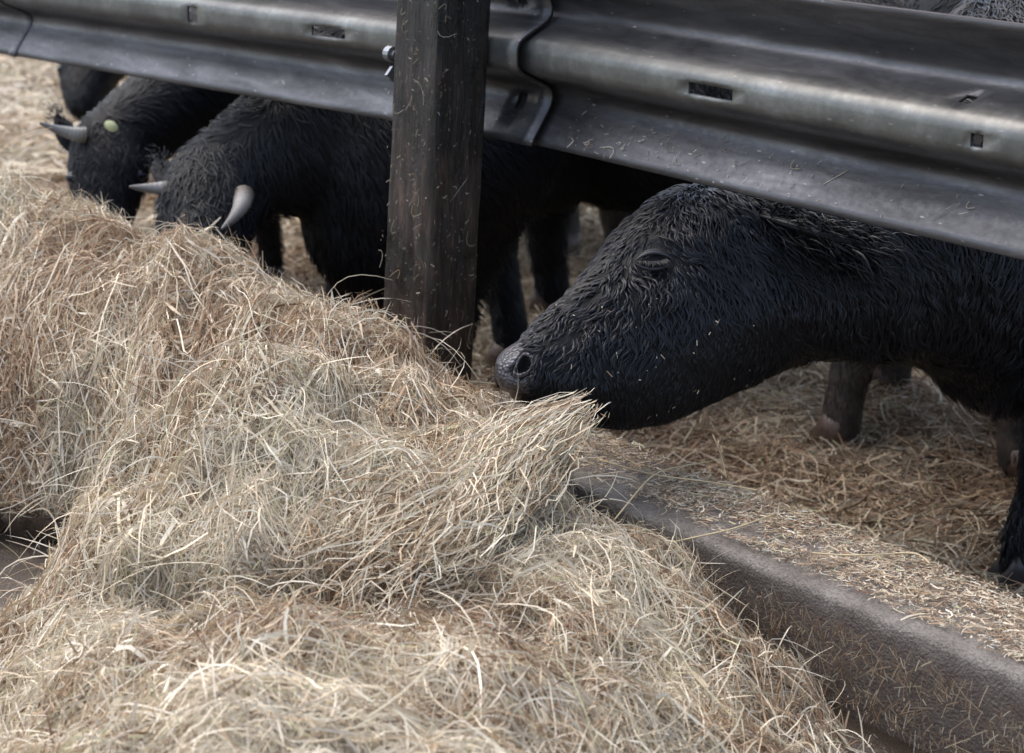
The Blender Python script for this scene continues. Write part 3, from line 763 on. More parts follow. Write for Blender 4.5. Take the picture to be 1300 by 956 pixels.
def ptsB(n):
    z = rng.uniform(.35, 1.25, n); return np.stack([np.full(n, X1 + .004) + lean(z), Y0 + (Y1 - Y0) * rng.beta(.8, 1.5, n) + leany(z), z], -1)
s1 = scraps('straw_scraps', ptsA, -ey, (ex, ez), 330, .0028, post, (cx, cy, 0)); tag(s1, kind='stuff')
s1 = scraps('straw_scraps', ptsB, ex, (ey, ez), 260, .003, post, (cx, cy, 0)); tag(s1, kind='stuff')
nr_ = unit(np.array([0, -.66, -.75])); e2 = np.cross(nr_, ex)
def ptsR(n):
    x = J + 0.05 + rng.gamma(1.3, .35, n); z = rng.uniform(.006, .06, n)
    return np.stack([x, .037 + (z) * .80 - .004, RB + z], -1)
s1 = scraps('straw_scraps', ptsR, np.array([0, -.8, .6]), (ex, unit(np.array([0, .6, .8]))), 150, .004, rail_r, (JR, 0.010, RB)); tag(s1, kind='stuff')

# ------------------------------------------------------------------ cattle
def blob_mesh(chains, voxel, smooth_it=6, extra=None):
    """chains: list of lists of (point, radius, (sx,sy,sz)) swept as overlapping ellipsoids, fused to one skin"""
    import bmesh
    bmi = bmesh.new(); bmesh.ops.create_icosphere(bmi, subdivisions=3, radius=1.0)
    sv = np.array([v.co[:] for v in bmi.verts]); sf = np.array([[v.index for v in f.verts] for f in bmi.faces]); bmi.free()
    mb = MB()
    for ch in chains:
        for (p0, r0, s0), (p1, r1, s1_) in zip(ch[:-1], ch[1:]):
            p0 = np.array(p0, float); p1 = np.array(p1, float); L = np.linalg.norm(p1 - p0)
            n = max(2, int(L / (min(r0, r1) * 0.22)))
            for t in np.linspace(0, 1, n):
                s_ = np.array(s0) * (1 - t) + np.array(s1_) * t
                mb.add(sv * (r0 + (r1 - r0) * t) * s_ + p0 + (p1 - p0) * t, [sf])
    if extra: 
        for v, f in extra: mb.add(v, f)
    o = mb.build('tmp', [])
    md = o.modifiers.new('r', 'REMESH'); md.mode = 'VOXEL'; md.voxel_size = voxel; md.use_smooth_shade = True
    md = o.modifiers.new('s', 'SMOOTH'); md.factor = 0.5; md.iterations = smooth_it
    dg = bpy.context.evaluated_depsgraph_get(); ev = o.evaluated_get(dg)
    me = bpy.data.meshes.new_from_object(ev)
    V = np.zeros(len(me.vertices) * 3); me.vertices.foreach_get('co', V); V = V.reshape(-1, 3)
    me.calc_loop_triangles(); T = np.zeros(len(me.loop_triangles) * 3, np.int32); me.loop_triangles.foreach_get('vertices', T); T = T.reshape(-1, 3)
    old = o.data; bpy.data.objects.remove(o); bpy.data.meshes.remove(old); bpy.data.meshes.remove(me)
    return V, T
def vnormals(V, T):
    fn = np.cross(V[T[:, 1]] - V[T[:, 0]], V[T[:, 2]] - V[T[:, 0]])
    N = np.zeros_like(V)
    for k in range(3):
        for c in range(3): N[:, c] += np.bincount(T[:, k], fn[:, c], len(V))
    return unit(N)
def sample(V, T, n, wt=None):
    a = np.linalg.norm(np.cross(V[T[:, 1]] - V[T[:, 0]], V[T[:, 2]] - V[T[:, 0]]), axis=1)
    if wt is not None: a = a * wt
    f = rng.choice(len(T), n, p=a / a.sum()); r1 = np.sqrt(rng.random(n)); r2 = rng.random(n)
    b = np.stack([1 - r1, r1 * (1 - r2), r1 * r2], 1)
    P = (V[T[f]] * b[..., None]).sum(1); Nv = vnormals(V, T); Nn = unit((Nv[T[f]] * b[..., None]).sum(1))
    return P, Nn
def tufts(P, Nn, D, L, width, lift, curl, col, K=6, sag=0.0, thick=0.35, phase=None):
    """wet clumps: tapering wedges with a ridge, lying along D"""
    D = unit(D - (D * Nn).sum(-1, keepdims=True) * Nn); S = np.cross(Nn, D)
    t = np.linspace(0, 1, K); n = len(P)
    ph = rng.uniform(0, 6.28, (n, 1)) if phase is None else phase[:, None]; wav = curl[:, None] * (np.sin(t[None] * 5.2 + ph) - np.sin(ph))
    up = lift[:, None] * (np.sin(t * np.pi * 0.8) * 0.6 + 0.25 * t)[None]
    C = P[:, None] - Nn[:, None] * 0.0012 + L[:, None, None] * (D[:, None] * t[None, :, None] + S[:, None] * wav[..., None] + Nn[:, None] * up[..., None])
    C[:, :, 2] -= sag * (L[:, None] * t[None] ** 2)
    tp = np.array([0.55, 0.95, 1.0, 0.85, 0.5, 0.08]) if K == 6 else np.interp(t, [0, .3, .7, 1], [.6, 1, .8, .08])
    h = 0.5 * width[:, None, None] * tp[None, :, None]
    A = C - S[:, None] * h; B = C + Nn[:, None] * h * thick * 2; Cc = C + S[:, None] * h
    v = np.stack([A, B, Cc], 2).reshape(-1, 3)
    base = ((np.arange(n) * K * 3)[:, None] + (np.arange(K - 1) * 3)[None]).reshape(-1)
    q = np.concatenate([np.stack([base, base + 1, base + 4, base + 3], 1), np.stack([base + 1, base + 2, base + 5, base + 4], 1)])
    return v, q, np.repeat(col, K * 3, 0)
def hair_cols(n, lo=0.006, hi=0.02, tint=(1, 1, 1.12)):
    g = rng.uniform(lo, hi, (n, 1)); return g * np.array(tint)

# ---- generic cow in the background
def hoof_mesh(p, fwd, r, col_mat, parent, origin):
    fwd = unit(np.array([fwd[0], fwd[1], 0.0])); sd = np.array([-fwd[1], fwd[0], 0])
    k = MB()
    for sgn in (-1, 1):
        c = np.array(p) + sd * sgn * r * 0.48
        path = [c + [0, 0, r * 1.5], c + [0, 0, r * 0.9] + fwd * r * .15, c + [0, 0, r * .1] + fwd * r * .45, c + [0, 0, 0] + fwd * r * .45]
        v, f = tube(path, [r * .5, r * .58, r * .72, r * .7], 14, up=fwd, aniso=(.75, 1.25)); k.add(v, f)
    return k.build('hoof', [col_mat], parent, origin=origin)
def horn_mesh(path, r0, parent, origin, tint=((.10, .075, .05), (.30, .28, .25), (.07, .065, .065))):
    P = np.array(path, float); t = np.linspace(0, 1, 60)
    C = ((1 - t) ** 2)[:, None] * P[0] + (2 * t * (1 - t))[:, None] * P[1] + (t ** 2)[:, None] * P[2]
    rad = (r0 * (1 - t) ** 0.75 + 0.002) * (1 + .05 * np.sin(t * 70) * (1 - t))
    v, f = tube(C, rad, 18)
    tc_ = np.repeat(np.stack([np.interp(t, [0, .3, 1], [tint[a][c] for a in range(3)]) for c in range(3)], -1), 18, 0)
    tc_ = np.vstack([tc_, tc_[:1], tc_[-1:]])
    k = MB(); k.add(v, f, tc_); return k.build('horn', [M_HORN], parent, origin=origin)

def make_cow(label, feet, fwd, s, poll, muzzle, horns=None, hair_n=14000, legs_mud=False, ear=True, tagp=None, voxel=0.022, legshift=None, brisket=0, hairL=0.034, ear_out=.4, hind=True, hoofm=None, head=True, belly=1.0, neck_r=.19, vis=None, lw=1.0):
    fwd = unit(np.array([fwd[0], fwd[1], 0.0])); sd = np.array([-fwd[1], fwd[0], 0]); F0 = np.array([feet[0], feet[1], 0.0])
    L = lambda x, y, z: F0 + fwd * x * s + sd * y * s + np.array([0, 0, z * s])
    root = empty('cow', F0); root.rotation_euler = (0, 0, 0)
    tag(root, label, 'cow', 'black cattle in the yard')
    I = (1, 1, 1); TS = (.86, .86, 1.06)
    ch = []
    ch.append([(L(.05, 0, .78), .27 * s, TS), (L(-.3, 0, .74), .31 * s * belly, TS), (L(-.7, 0, .76), .31 * s * belly, TS), (L(-1.05, 0, .84), .27 * s, TS), (L(-1.2, 0, .86), .2 * s, TS)])
    if head:
        pollv = np.array(poll); mz = np.array(muzzle)
        nb = L(.08, 0, .84)
        ch.append([(nb, .27 * s, (.85, .85, 1.1)), ((nb * .45 + pollv * .55), neck_r * s, (.85, .85, 1.12)), (pollv, .105 * s, I)])
        hd = mz - pollv; hl = np.linalg.norm(hd)
        ch.append([(pollv, .105 * s, I), (pollv + hd * .3, .112 * s, I), (pollv + hd * .62, .088 * s, I), (mz - hd / hl * .05, .066 * s, I), (mz - hd / hl * .03, .058 * s, I)])
    if brisket: ch.append([(L(.14, 0, .66), brisket * s, I), (L(.18, -.05, .50), brisket * .8 * s, I), (L(.16, -.08, .40), brisket * .5 * s, I)])
    ls = legshift or {}
    fl = {}
    for i, sy in enumerate((1, -1)):
        dx, dy = ls.get(('f', sy), (0, 0)); y = .15 * sy
        ch.append([(L(.02, y * .9, .62), .13 * s, I), (L(.03 + dx * .4, y + dy * .4, .42), .075 * s * lw, I), (L(.04 + dx * .6, y + dy * .6, .33), .06 * s * lw, I), (L(dx * .95, y + dy * .95, .14), .043 * s * lw, I), (L(dx, y + dy, .06), .047 * s * lw, I)])
        fl[('f', sy)] = L(dx, y + dy, 0)
        if hind:
            dx, dy = ls.get(('h', sy), (0, 0))
            ch.append([(L(-1.05, y, .72), .17 * s, I), (L(-.95, y * 1.05, .54), .12 * s, I), (L(-1.15 + dx * .5, y + dy * .5, .40), .056 * s * lw, I), (L(-1.08 + dx * .9, y + dy, .15), .042 * s * lw, I), (L(-1.07 + dx, y + dy, .06), .047 * s * lw, I)])
            fl[('h', sy)] = L(-1.07 + dx, y + dy, 0)
    V, T = blob_mesh(ch, voxel)
    Nv = vnormals(V, T)
    V = V + Nv * (0.01 * fbm(N1, V[:, 0] * 7 + V[:, 2] * 5, V[:, 1] * 7 + 3, 3))[:, None]
    zc = V[T].mean(1)[:, 2]
    mudz = 0.34 if legs_mud is True else 0.02
    if legs_mud == 'hind': mudz = np.where((V[T].mean(1) - F0) @ fwd < -.5 * s, .42, .02)
    mi = np.where(zc < mudz * s + 0.05 * N2(V[T[:, 0], 0] * 30, V[T[:, 0], 2] * 20), 1, 0)
    me = mesh_np('body', V - F0, [T], [M_HIDE, M_MUD], mi); link('body', me, root)
    for kq, p in fl.items(): hoof_mesh(p + [0, 0, 0.0], fwd, .05 * s * lw, hoofm or M_DHOOF, root, F0)
    if head:
        hdv = unit(mz - pollv); lat = unit(np.cross(hdv, [0, 0, 1.0])) if abs(hdv[2]) < .97 else -sd
        if np.dot(lat, sd) < 0: lat = -lat
        fore = unit(np.cross(lat, hdv)); 
        if fore[2] < 0: fore = -fore
        if ear:
            for sg in (1, -1):
                b0_ = pollv + lat * sg * .10 * s + hdv * .02
                ed_ = unit(lat * sg * ear_out - hdv * .75); path = [b0_, b0_ + ed_ * .05 * s, b0_ + ed_ * .10 * s, b0_ + ed_ * .14 * s]
                path = [pollv + (q_ - pollv) * np.array([.85, .85, 1]) + np.array([0, 0, .0 * i_]) for i_, q_ in enumerate(path)]
                v, f = tube(path, [.016 * s, .03 * s, .028 * s, .006 * s], 14, up=hdv, aniso=(.3, 1)) ; k = MB(); k.add(v, f)
                ne = 260; ep = np.array(path[1:])[rng.integers(0, 3, ne)] + rng.normal(size=(ne, 3)) * .012; eo_ = k.build('ear', [M_HIDE], root, origin=F0)
                v, q, c = tufts(ep, unit(rng.normal(size=(ne, 3))), np.tile(ed_, (ne, 1)) + rng.normal(size=(ne, 3)) * .4, rng.uniform(.012, .03, ne), rng.uniform(.0015, .003, ne), np.full(ne, .2), np.full(ne, .05), hair_cols(ne, .005, .014), sag=.2)
                link('ear_hair', mesh_np('ear_hair', v - F0, [q], [M_FURB], color=c), eo_)
        if horns:
            for hp in horns: horn_mesh(hp, .0205 * s, root, F0)
        for sg in (1, -1):
            e = pollv + hdv * .42 * hl + lat * sg * .088 * s + fore * .035 * s
            v, f = tube([e - lat * sg * .01, e, e + lat * sg * .012, e + lat * sg * .018], [.02 * s, .019 * s, .012 * s, .003], 14, up=hdv); k = MB(); k.add(v, f); k.build('eye', [M_EYE], root, origin=F0)
        nl_ = mz + fore * 0.0
        if tagp is not None:
            bpy_t = np.array(tagp); rr_ = unit(CAM - bpy_t)
            a_ = np.linspace(0, 2 * np.pi, 20, endpoint=False); e1_ = RV * .8 - np.array([0, 0, .5]); e1_ = unit(e1_); e2_ = unit(np.cross(e1_, rr_))
            ring = bpy_t + np.cos(a_)[:, None] * e1_ * .0165 + np.sin(a_)[:, None] * e2_ * .0115
            v = np.vstack([ring, ring + rr_ * .003]); n_ = 20; j = np.arange(n_)
            k = MB(); k.add(v, [grid_faces(2, n_, True), (j + n_)[None], j[::-1][None]]); k.build('ear_tag', [M_TAG], root, origin=F0)
    # coat: shaggy locks over the whole body (lower legs excluded when muddy)
    wt = np.where(zc > (np.maximum(mudz, .1) if legs_mud else .1) * s, 1.0, 0.7 if legs_mud else .12)
    if vis is not None: wt = wt * vis(V[T].mean(1))
    P, Nn = sample(V, T, hair_n, wt)
    D = -fwd * 0.8 + np.array([0, 0, -0.8]) + rng.normal(size=P.shape) * 0.15 + 1.1 * np.stack([fbm(N2, P[:, 0] * 6, P[:, 2] * 6, 2), fbm(N3, P[:, 1] * 6, P[:, 2] * 6, 2), 0 * P[:, 0]], -1)
    if head:
        near = np.linalg.norm(P - (pollv + hdv * .12), axis=1) < .17
        D[near] = D[near] * .3 + hdv * 1.0 + rng.normal(size=(near.sum(), 3)) * .5
    Lh = rng.uniform(.6, 1.3, hair_n) * hairL
    hc_ = hair_cols(hair_n, .002, .008, (.95, 1, 1.3))
    if legs_mud:
        lo_ = (P[:, 2] < (.44 if legs_mud == 'hind' else .36) * s)
        if legs_mud == 'hind': lo_ &= ((P - F0) @ fwd < -.5 * s)
        hc_[lo_] = rng.uniform(.25, 1.5, (lo_.sum(), 1)) * np.array([.055, .042, .034]); Lh[lo_] *= .6; D[lo_] = D[lo_] * .3 + np.array([0, 0, -1.0])
    v, q, c = tufts(P, Nn, D, Lh, rng.uniform(.0018, .005, hair_n), np.full(hair_n, .16), rng.uniform(.0, .12, hair_n), hc_, sag=.15)
    me = mesh_np('coat', v - F0, [q], [M_FURB], color=c); link('coat', me, root)
    return root

def horn_px(pts): return [onD(*p) for p in pts]
# cow B: shaggy head with two pale horns, just left of the post
fB = np.array([.3, -.95])
pollB = onD(272, 236, 4.2)
make_cow('shaggy black cow with two pale horns, head down behind the hay left of the post', pollB[:2] + np.array([.10, .57]), fB, .95, pollB, onD(250, 345, 4.0),
         horns=[horn_px([(236, 238, 4.12), (203, 241, 4.10), (164, 237, 4.08)]), horn_px([(309, 247, 4.08), (309, 268, 4.0), (281, 291, 3.94)])],
         hair_n=42000, hairL=.045, neck_r=.165, brisket=.28, legshift={('f', 1): (.14, -.10), ('f', -1): (.22, -.06)})
# cow C: head with grey horn and yellow tag
fC = np.array([.35, -.94]); pollC = onD(138, 185, 4.85)
make_cow('black cow with one grey horn pointing left and a small yellow ear tag', pollC[:2] - fC * .62 + np.array([.06, .08]), fC, .9, pollC, onD(135, 300, 4.75),
         horns=[horn_px([(108, 172, 4.76), (85, 170, 4.74), (50, 156, 4.72)]), horn_px([(165, 165, 5.0), (175, 155, 5.05), (178, 142, 5.1)])], hair_n=30000, tagp=onD(141, 160, 4.60), neck_r=.14)
# cow D: far left behind
fD = np.array([-.7, -.7]); pollD = onD(118, 66, 6.9)
make_cow('farthest black cow at the left, head hanging under the rail', pollD[:2] - fD * .75, fD, .95, pollD, onD(102, 142, 6.7), hair_n=14000, ear_out=1.2)
# cow E: stands side-on behind the post and the big cow; forelegs right of the post, muddy hind legs under the big cow's throat
fp = [onZ(648, 475, 0), onZ(698, 402, 0)]; hp_ = [onZ(1067, 570, 0), onZ(1132, 504, 0)]
fm = (fp[0] + fp[1]) / 2; hm = (hp_[0] + hp_[1]) / 2; fE = unit((fm - hm)[:2]); sE = np.linalg.norm((fm - hm)[:2]) / 1.07
sdE = np.array([-fE[1], fE[0]]); ls = {}
for lst, key, bx_ in ((fp, 'f', 0), (hp_, 'h', -1.07)):
    for p in lst:
        d_ = (p - fm)[:2]; a1_ = d_ @ fE / sE - bx_; a2_ = d_ @ sdE / sE; sg = 1 if a2_ > 0 else -1; ls[(key, sg)] = (a1_, a2_ - .15 * sg)
make_cow('black cow standing side-on behind the post, hind legs muddy under the big cow\'s throat', fm[:2], fE, sE, fm + np.array([-.32, -.16, .98]), fm + np.array([-.62, -.2, .86]),
         hair_n=24000, legshift=ls, belly=.94, legs_mud='hind', hoofm=M_HOOF, lw=1.15)
# cow F: muddy forelegs further back
fFv = unit(np.array([-.1, -1.0])); f1_, f2_ = onZ(725, 352, 0), onZ(778, 332, 0); gF = (f1_ + f2_) / 2
make_cow('farther black cow with mud-brown forelegs, between the post and the big cow', gF[:2], fFv, .95, gF + np.array([-.25, .1, 1.08]), gF + np.array([-.6, .0, .95]), hair_n=9000, legs_mud=True, hoofm=M_HOOF, lw=1.25)
# cow G: behind the rump of E, one muddy hoof seen
fG = unit(np.array([.75, .66])); gG = onZ(1243, 566, 0)[:2] + np.array([.10, -.0]) + fG * 1.07
make_cow('black cow turned away at the right, one muddy hoof beside the big cow\'s brisket', gG, fG, 1.0, np.array([*gG, 0]) + np.array([*(fG * .6), 1.2]), np.array([*gG, 0]) + np.array([*(fG * .95), 1.05]), hair_n=12000, legs_mud=True, hoofm=M_HOOF, lw=1.2)

# ---- the big cow feeding in front
secs = [  # top px, bottom px, depth, half width
    ((631, 459), (637, 492), 3.05, .036), ((637, 450), (650, 503), 3.05, .056), ((648, 441), (672, 511), 3.055, .067), ((668, 427), (702, 515), 3.06, .068),
    ((690, 404), (735, 532), 3.07, .070), ((715, 385), (770, 542), 3.09, .074), ((745, 356), (803, 545), 3.11, .082),
    ((778, 318), (842, 538), 3.14, .094), ((802, 287), (880, 524), 3.17, .106), ((828, 262), (915, 507), 3.2, .112),
    ((862, 243), (950, 492), 3.23, .112), ((905, 240), (985, 474), 3.27, .110), ((960, 232), (1030, 458), 3.31, .125),
    ((1030, 205), (1080, 455), 3.35, .14), ((1110, 150), (1130, 449), 3.40, .165), ((1190, 80), (1178, 454), 3.46, .18),
    ((1270, 0), (1222, 480), 3.53, .20), ((1350, -60), (1272, 520), 3.6, .23)]
Tp = np.array([onD(*a, d) for a, b_, d, w in secs]); Bt = np.array([onD(*b_, d) for a, b_, d, w in secs]); Wh = np.array([w for *_, w in secs])
ctr = (Tp + Bt) / 2; hup = (Tp - Bt) / 2
# torso behind the shoulder
tdir = unit(np.array([.62, .78, 0]))
c_ = ctr[-1]
ext = [(.25, .70, .37, .27), (.55, .70, .38, .30), (1.0, .70, .37, .32), (1.35, .76, .31, .27), (1.55, .8, .2, .18)]
for dist, zc_, hh, ww_ in ext:
    p = c_ + tdir * dist; p = np.array([p[0], p[1], zc_]); ctr = np.vstack([ctr, p]); hup = np.vstack([hup, [0, 0, hh]]); Wh = np.append(Wh, ww_)
def cr(A, n):
    A = np.asarray(A, float); m_ = len(A); t = np.linspace(0, m_ - 1 - 1e-6, n); i = t.astype(int); f = t - i
    g = lambda k: A[np.clip(k, 0, m_ - 1)]
    p0, p1, p2, p3 = g(i - 1), g(i), g(i + 1), g(i + 2)
    f = f[:, None] if A.ndim > 1 else f
    return .5 * ((2 * p1) + (-p0 + p2) * f + (2 * p0 - 5 * p1 + 4 * p2 - p3) * f ** 2 + (-p0 + 3 * p1 - 3 * p2 + p3) * f ** 3)
NS = 240
sC, sH, sW = cr(ctr, NS), cr(hup, NS), np.interp(np.linspace(0, len(Wh) - 1, NS), np.arange(len(Wh)), Wh)
axis = unit(np.gradient(ctr, axis=0)); 
latv = unit(np.cross(unit(np.gradient(sC, axis=0)), unit(sH)))
for _ in range(30): latv[1:-1] = unit(latv[:-2] + latv[1:-1] + latv[2:])
if np.dot(latv[20], CAM - sC[20]) < 0: latv = -latv          # lateral = towards the camera side
NR = 64; th = np.linspace(0, 2 * np.pi, NR, endpoint=False)
cs, sn = np.cos(th), np.sin(th)
ex_ = 2 / 2.35; ce = np.sign(cs) * np.abs(cs) ** ex_; se = np.sign(sn) * np.abs(sn) ** ex_
sI = np.linspace(0, len(Wh) - 1, NS)
headw = np.clip((sI - 3) / 3, 0, 1) * np.clip((13 - sI) / 3, 0, 1)
lw_ = 1 + headw[:, None] * (0.10 * sn[None] - 0.22 * np.clip(-sn[None] - .35, 0, 1))   # wider at the brow, narrower at the jaw
ringV = sC[:, None] + sH[:, None] * se[None, :, None] + latv[:, None] * (sW[:, None] * lw_ * ce[None])[..., None]
lv = ringV.reshape(-1, 3); k0 = len(lv)
lv = np.vstack([lv, sC[0], sC[-1]]); j = np.arange(NR)
lf = [grid_faces(NS, NR, True), np.stack([(j + 1) % NR, j, np.full(NR, k0)], 1), np.stack([(NS - 1) * NR + j, (NS - 1) * NR + (j + 1) % NR, np.full(NR, k0 + 1)], 1)]
footA = onZ(1296, 752, 0.0) + np.array([.01, .01, 0])
side = unit(np.cross(tdir, [0, 0, 1.0]))
if np.dot(side, CAM - ctr[-3]) < 0: side = -side
I = (1, 1, 1)
sh = c_ + tdir * .12
legsA = []
near_top = sh + side * .14; near_top[2] = .55
legsA.append([(near_top, .14, I), (footA + np.array([.03, .05, .42]), .085, I), (footA + np.array([.025, .035, .32]), .066, I), (footA + np.array([0.015, .02, .2]), .052, I), (footA + np.array([0, 0, .11]), .047, I), (footA + np.array([0, 0, .06]), .048, I)])
footA2 = footA - side * .32 + tdir * .12
ft = sh - side * .14; ft[2] = .55
legsA.append([(ft, .14, I), (footA2 + np.array([.02, .0, .33]), .06, I), (footA2 + np.array([0, 0, .14]), .044, I), (footA2 + np.array([0, 0, .06]), .047, I)])
feetA = [footA, footA2]
for sg in (1, -1):
    hp = c_ + tdir * 1.38 + side * sg * .17; g_ = np.array([hp[0], hp[1], 0])
    legsA.append([(g_ + [0, 0, .7], .17, I), (g_ - tdir * .05 + [0, 0, .52], .12, I), (g_ + tdir * .12 + [0, 0, .42], .058, I), (g_ + tdir * .05 + [0, 0, .14], .044, I), (g_ + tdir * .03 + [0, 0, .06], .048, I)])
    feetA.append(g_ + tdir * .03)
jaw = []
V, T = blob_mesh(legsA, 0.0065, 5, extra=[(lv, lf)])
# plane coordinates of each vertex (picture-plane pixels of the photo, used only to place anatomy)
def px_of(P):
    d = P - CAM; z = d @ FV; return 650 + F_PX * (d @ RV) / z, 433 - F_PX * (d @ UV) / z, z
near_side = lambda P, sgn=1: None
Nv = vnormals(V, T)
# anatomical frame of the head
hx = unit(Bt[0] * .5 + Tp[0] * .5 - (Tp[11] + Bt[11]) / 2); hl_ = latv[40]; hu = unit(np.cross(hx, hl_)); 
if hu[2] < 0: hu = -hu
def bumpg(V, Nv, c, rad, amp, ax=None):
    d = V - c
    if ax is None: q = (np.linalg.norm(d, axis=1) / rad) ** 2
    else:
        e1_, e2_, r1_, r2_, r3_ = ax; e3_ = np.cross(e1_, e2_)
        q = ((d @ e1_) / r1_) ** 2 + ((d @ e2_) / r2_) ** 2 + ((d @ e3_) / r3_) ** 2
    return np.exp(-q) * amp
def surf_at(px, py):
    """surface point of the head under a given place, both on the near flank and (mirrored) on the far one"""
    X_, Y_, z_ = px_of(V); m_ = (np.hypot(X_ - px, Y_ - py) < 9)
    i = np.nonzero(m_)[0]; i = i[np.argmin(z_[i])]; return V[i].copy(), Nv[i].copy()
def mirror(P):
    k_ = int(np.argmin(np.linalg.norm((Tp + Bt)[:13] / 2 - P[0], axis=1))); o = (Tp[k_] + Bt[k_]) / 2; return P - 2 * np.outer((P - o) @ hl_, hl_).reshape(P.shape)
def snap(P):
    return V[np.argmin(((V - P) ** 2).sum(1))].copy()
eyeP, eyeN = surf_at(832, 322); nosP, nosN = surf_at(657, 466)
off = np.zeros(len(V))
slit = unit(hx * .93 - hu * .0 + hu * -.25)
ex1 = unit(RV * 1.0 + UV * .05)                      # along the closed lid
for mir in (False, True):
    mp_ = (lambda q_: mirror(q_[None])[0]) if mir else (lambda q_: q_)
    md_ = (lambda q_: q_ - 2 * hl_ * (q_ @ hl_)) if mir else (lambda q_: q_)
    E = snap(mp_(eyeP)) if mir else eyeP; Ny = md_(eyeN); e1_ = md_(ex1); e1_ = unit(e1_ - Ny * (e1_ @ Ny)); e2_ = np.cross(Ny, e1_)
    if e2_[2] < 0: e2_ = -e2_
    sc = 1.0
    off += bumpg(V, Nv, E - Ny * .006, 0, -.010, (e1_, e2_, .055, .036, .05))                # socket
    off += bumpg(V, Nv, E + e2_ * .004, 0, .012, (e1_, e2_, .026, .016, .05))                # closed eyeball
    off += bumpg(V, Nv, E + e2_ * .038, 0, .006, (e1_, e2_, .05, .014, .05))                 # brow fold
    arc = E + e1_ * 0 - e2_ * .005
    dd = V - E; a1 = dd @ e1_; a2 = dd @ e2_; a3 = dd @ Ny
    arcv = -.004 - .006 * (1 - (a1 / .026) ** 2)
    off -= .009 * np.exp(-((a2 - arcv) / .0032) ** 2) * (np.abs(a1) < .026) * (np.abs(a3) < .05)  # lid slit
    arcv = -.017 - .006 * (1 - (a1 / .03) ** 2)
    off -= .004 * np.exp(-((a2 - arcv) / .004) ** 2) * (np.abs(a1) < .03) * (np.abs(a3) < .05)    # fold below
    Nz = snap(mp_(nosP)) if mir else nosP; Nny = md_(nosN); f1 = md_(unit(RV * .55 + UV * .83)); f1 = unit(f1 - Nny * (f1 @ Nny)); f2 = np.cross(Nny, f1)
    off += bumpg(V, Nv, Nz, 0, .010, (f1, f2, .032, .026, .04))
    dd = V - Nz; a1 = dd @ f1; a2 = dd @ f2; a3 = dd @ Nny
    cv = .35 * a1 ** 2 / .02
    off -= .034 * np.exp(-(((a1) / .017) ** 4 + ((a2 - cv) / .0095) ** 4)) * (np.abs(a3) < .045)
# mouth line
X_, Y_, z_ = px_of(V)
mz_line = np.interp(X_, [640, 660, 700, 740], [497, 502, 509, 516])
off -= .007 * np.exp(-((Y_ - mz_line) / 3.0) ** 2) * (X_ < 735) * (X_ > 636)
off += .008 * np.exp(-((X_ - 950) / 45) ** 2 - ((Y_ - 400) / 60) ** 2) * np.clip(Nv @ hl_, 0, 1)     # cheek muscle
off += .006 * fbm(N2, V[:, 0] * 14 + V[:, 2] * 6, V[:, 1] * 14 - V[:, 2] * 12, 2)
EM, NM = snap(mirror(eyeP[None])[0]), snap(mirror(nosP[None])[0])
V = V + Nv * off[:, None]; Nv = vnormals(V, T)
tcn = V[T].mean(1); tX, tY, tz = px_of(tcn)
nose = ((tX - 642) / 40) ** 2 + ((tY - 470) / 40) ** 2 < 1
nose &= (tX < 677 + 4 * N1(tcn[:, 2] * 90, tcn[:, 1] * 90))
mi = np.zeros(len(T), int); mi[nose] = 1
footO = np.array([footA[0], footA[1], 0.0])
cowA = empty('cow', footO); tag(cowA, 'big wet black cow with its head under the rail, eye closed, eating hay', 'cow', 'black cattle in the yard')
link('body', mesh_np('body', V - footO, [T], [M_HIDE, M_NOSE], mi), cowA)
# nostril hollows
for mir in (False, True):
    Nz = NM if mir else nosP; Nny = nosN - 2 * hl_ * (nosN @ hl_) if mir else nosN
    f1 = unit(RV * .55 + UV * .83); f1 = f1 - 2 * hl_ * (f1 @ hl_) if mir else f1
    f1 = unit(f1 - Nny * (f1 @ Nny)); f2 = np.cross(Nny, f1)
    a_ = np.linspace(0, 2 * np.pi, 24, endpoint=False)
    ring = []
    for q_, dz_ in ((1.55, -.002), (1.25, .0055), (1.02, .0035), (.9, -.003), (.7, -.010), (.05, -.015)):
        ring.append(Nz + Nny * (dz_ + .003) + f1 * .0145 * q_ * np.cos(a_)[:, None] + f2 * (.0092 * q_ * np.sin(a_) * (1 + .25 * np.cos(a_)) + .004 * np.cos(a_) ** 2)[:, None])
    me = mesh_np('nostril', np.vstack(ring) - footO, [grid_faces(6, 24, True)], [M_NOSE, M_DARK], np.repeat([0, 0, 1, 1, 1], 24)); link('nostril', me, cowA)
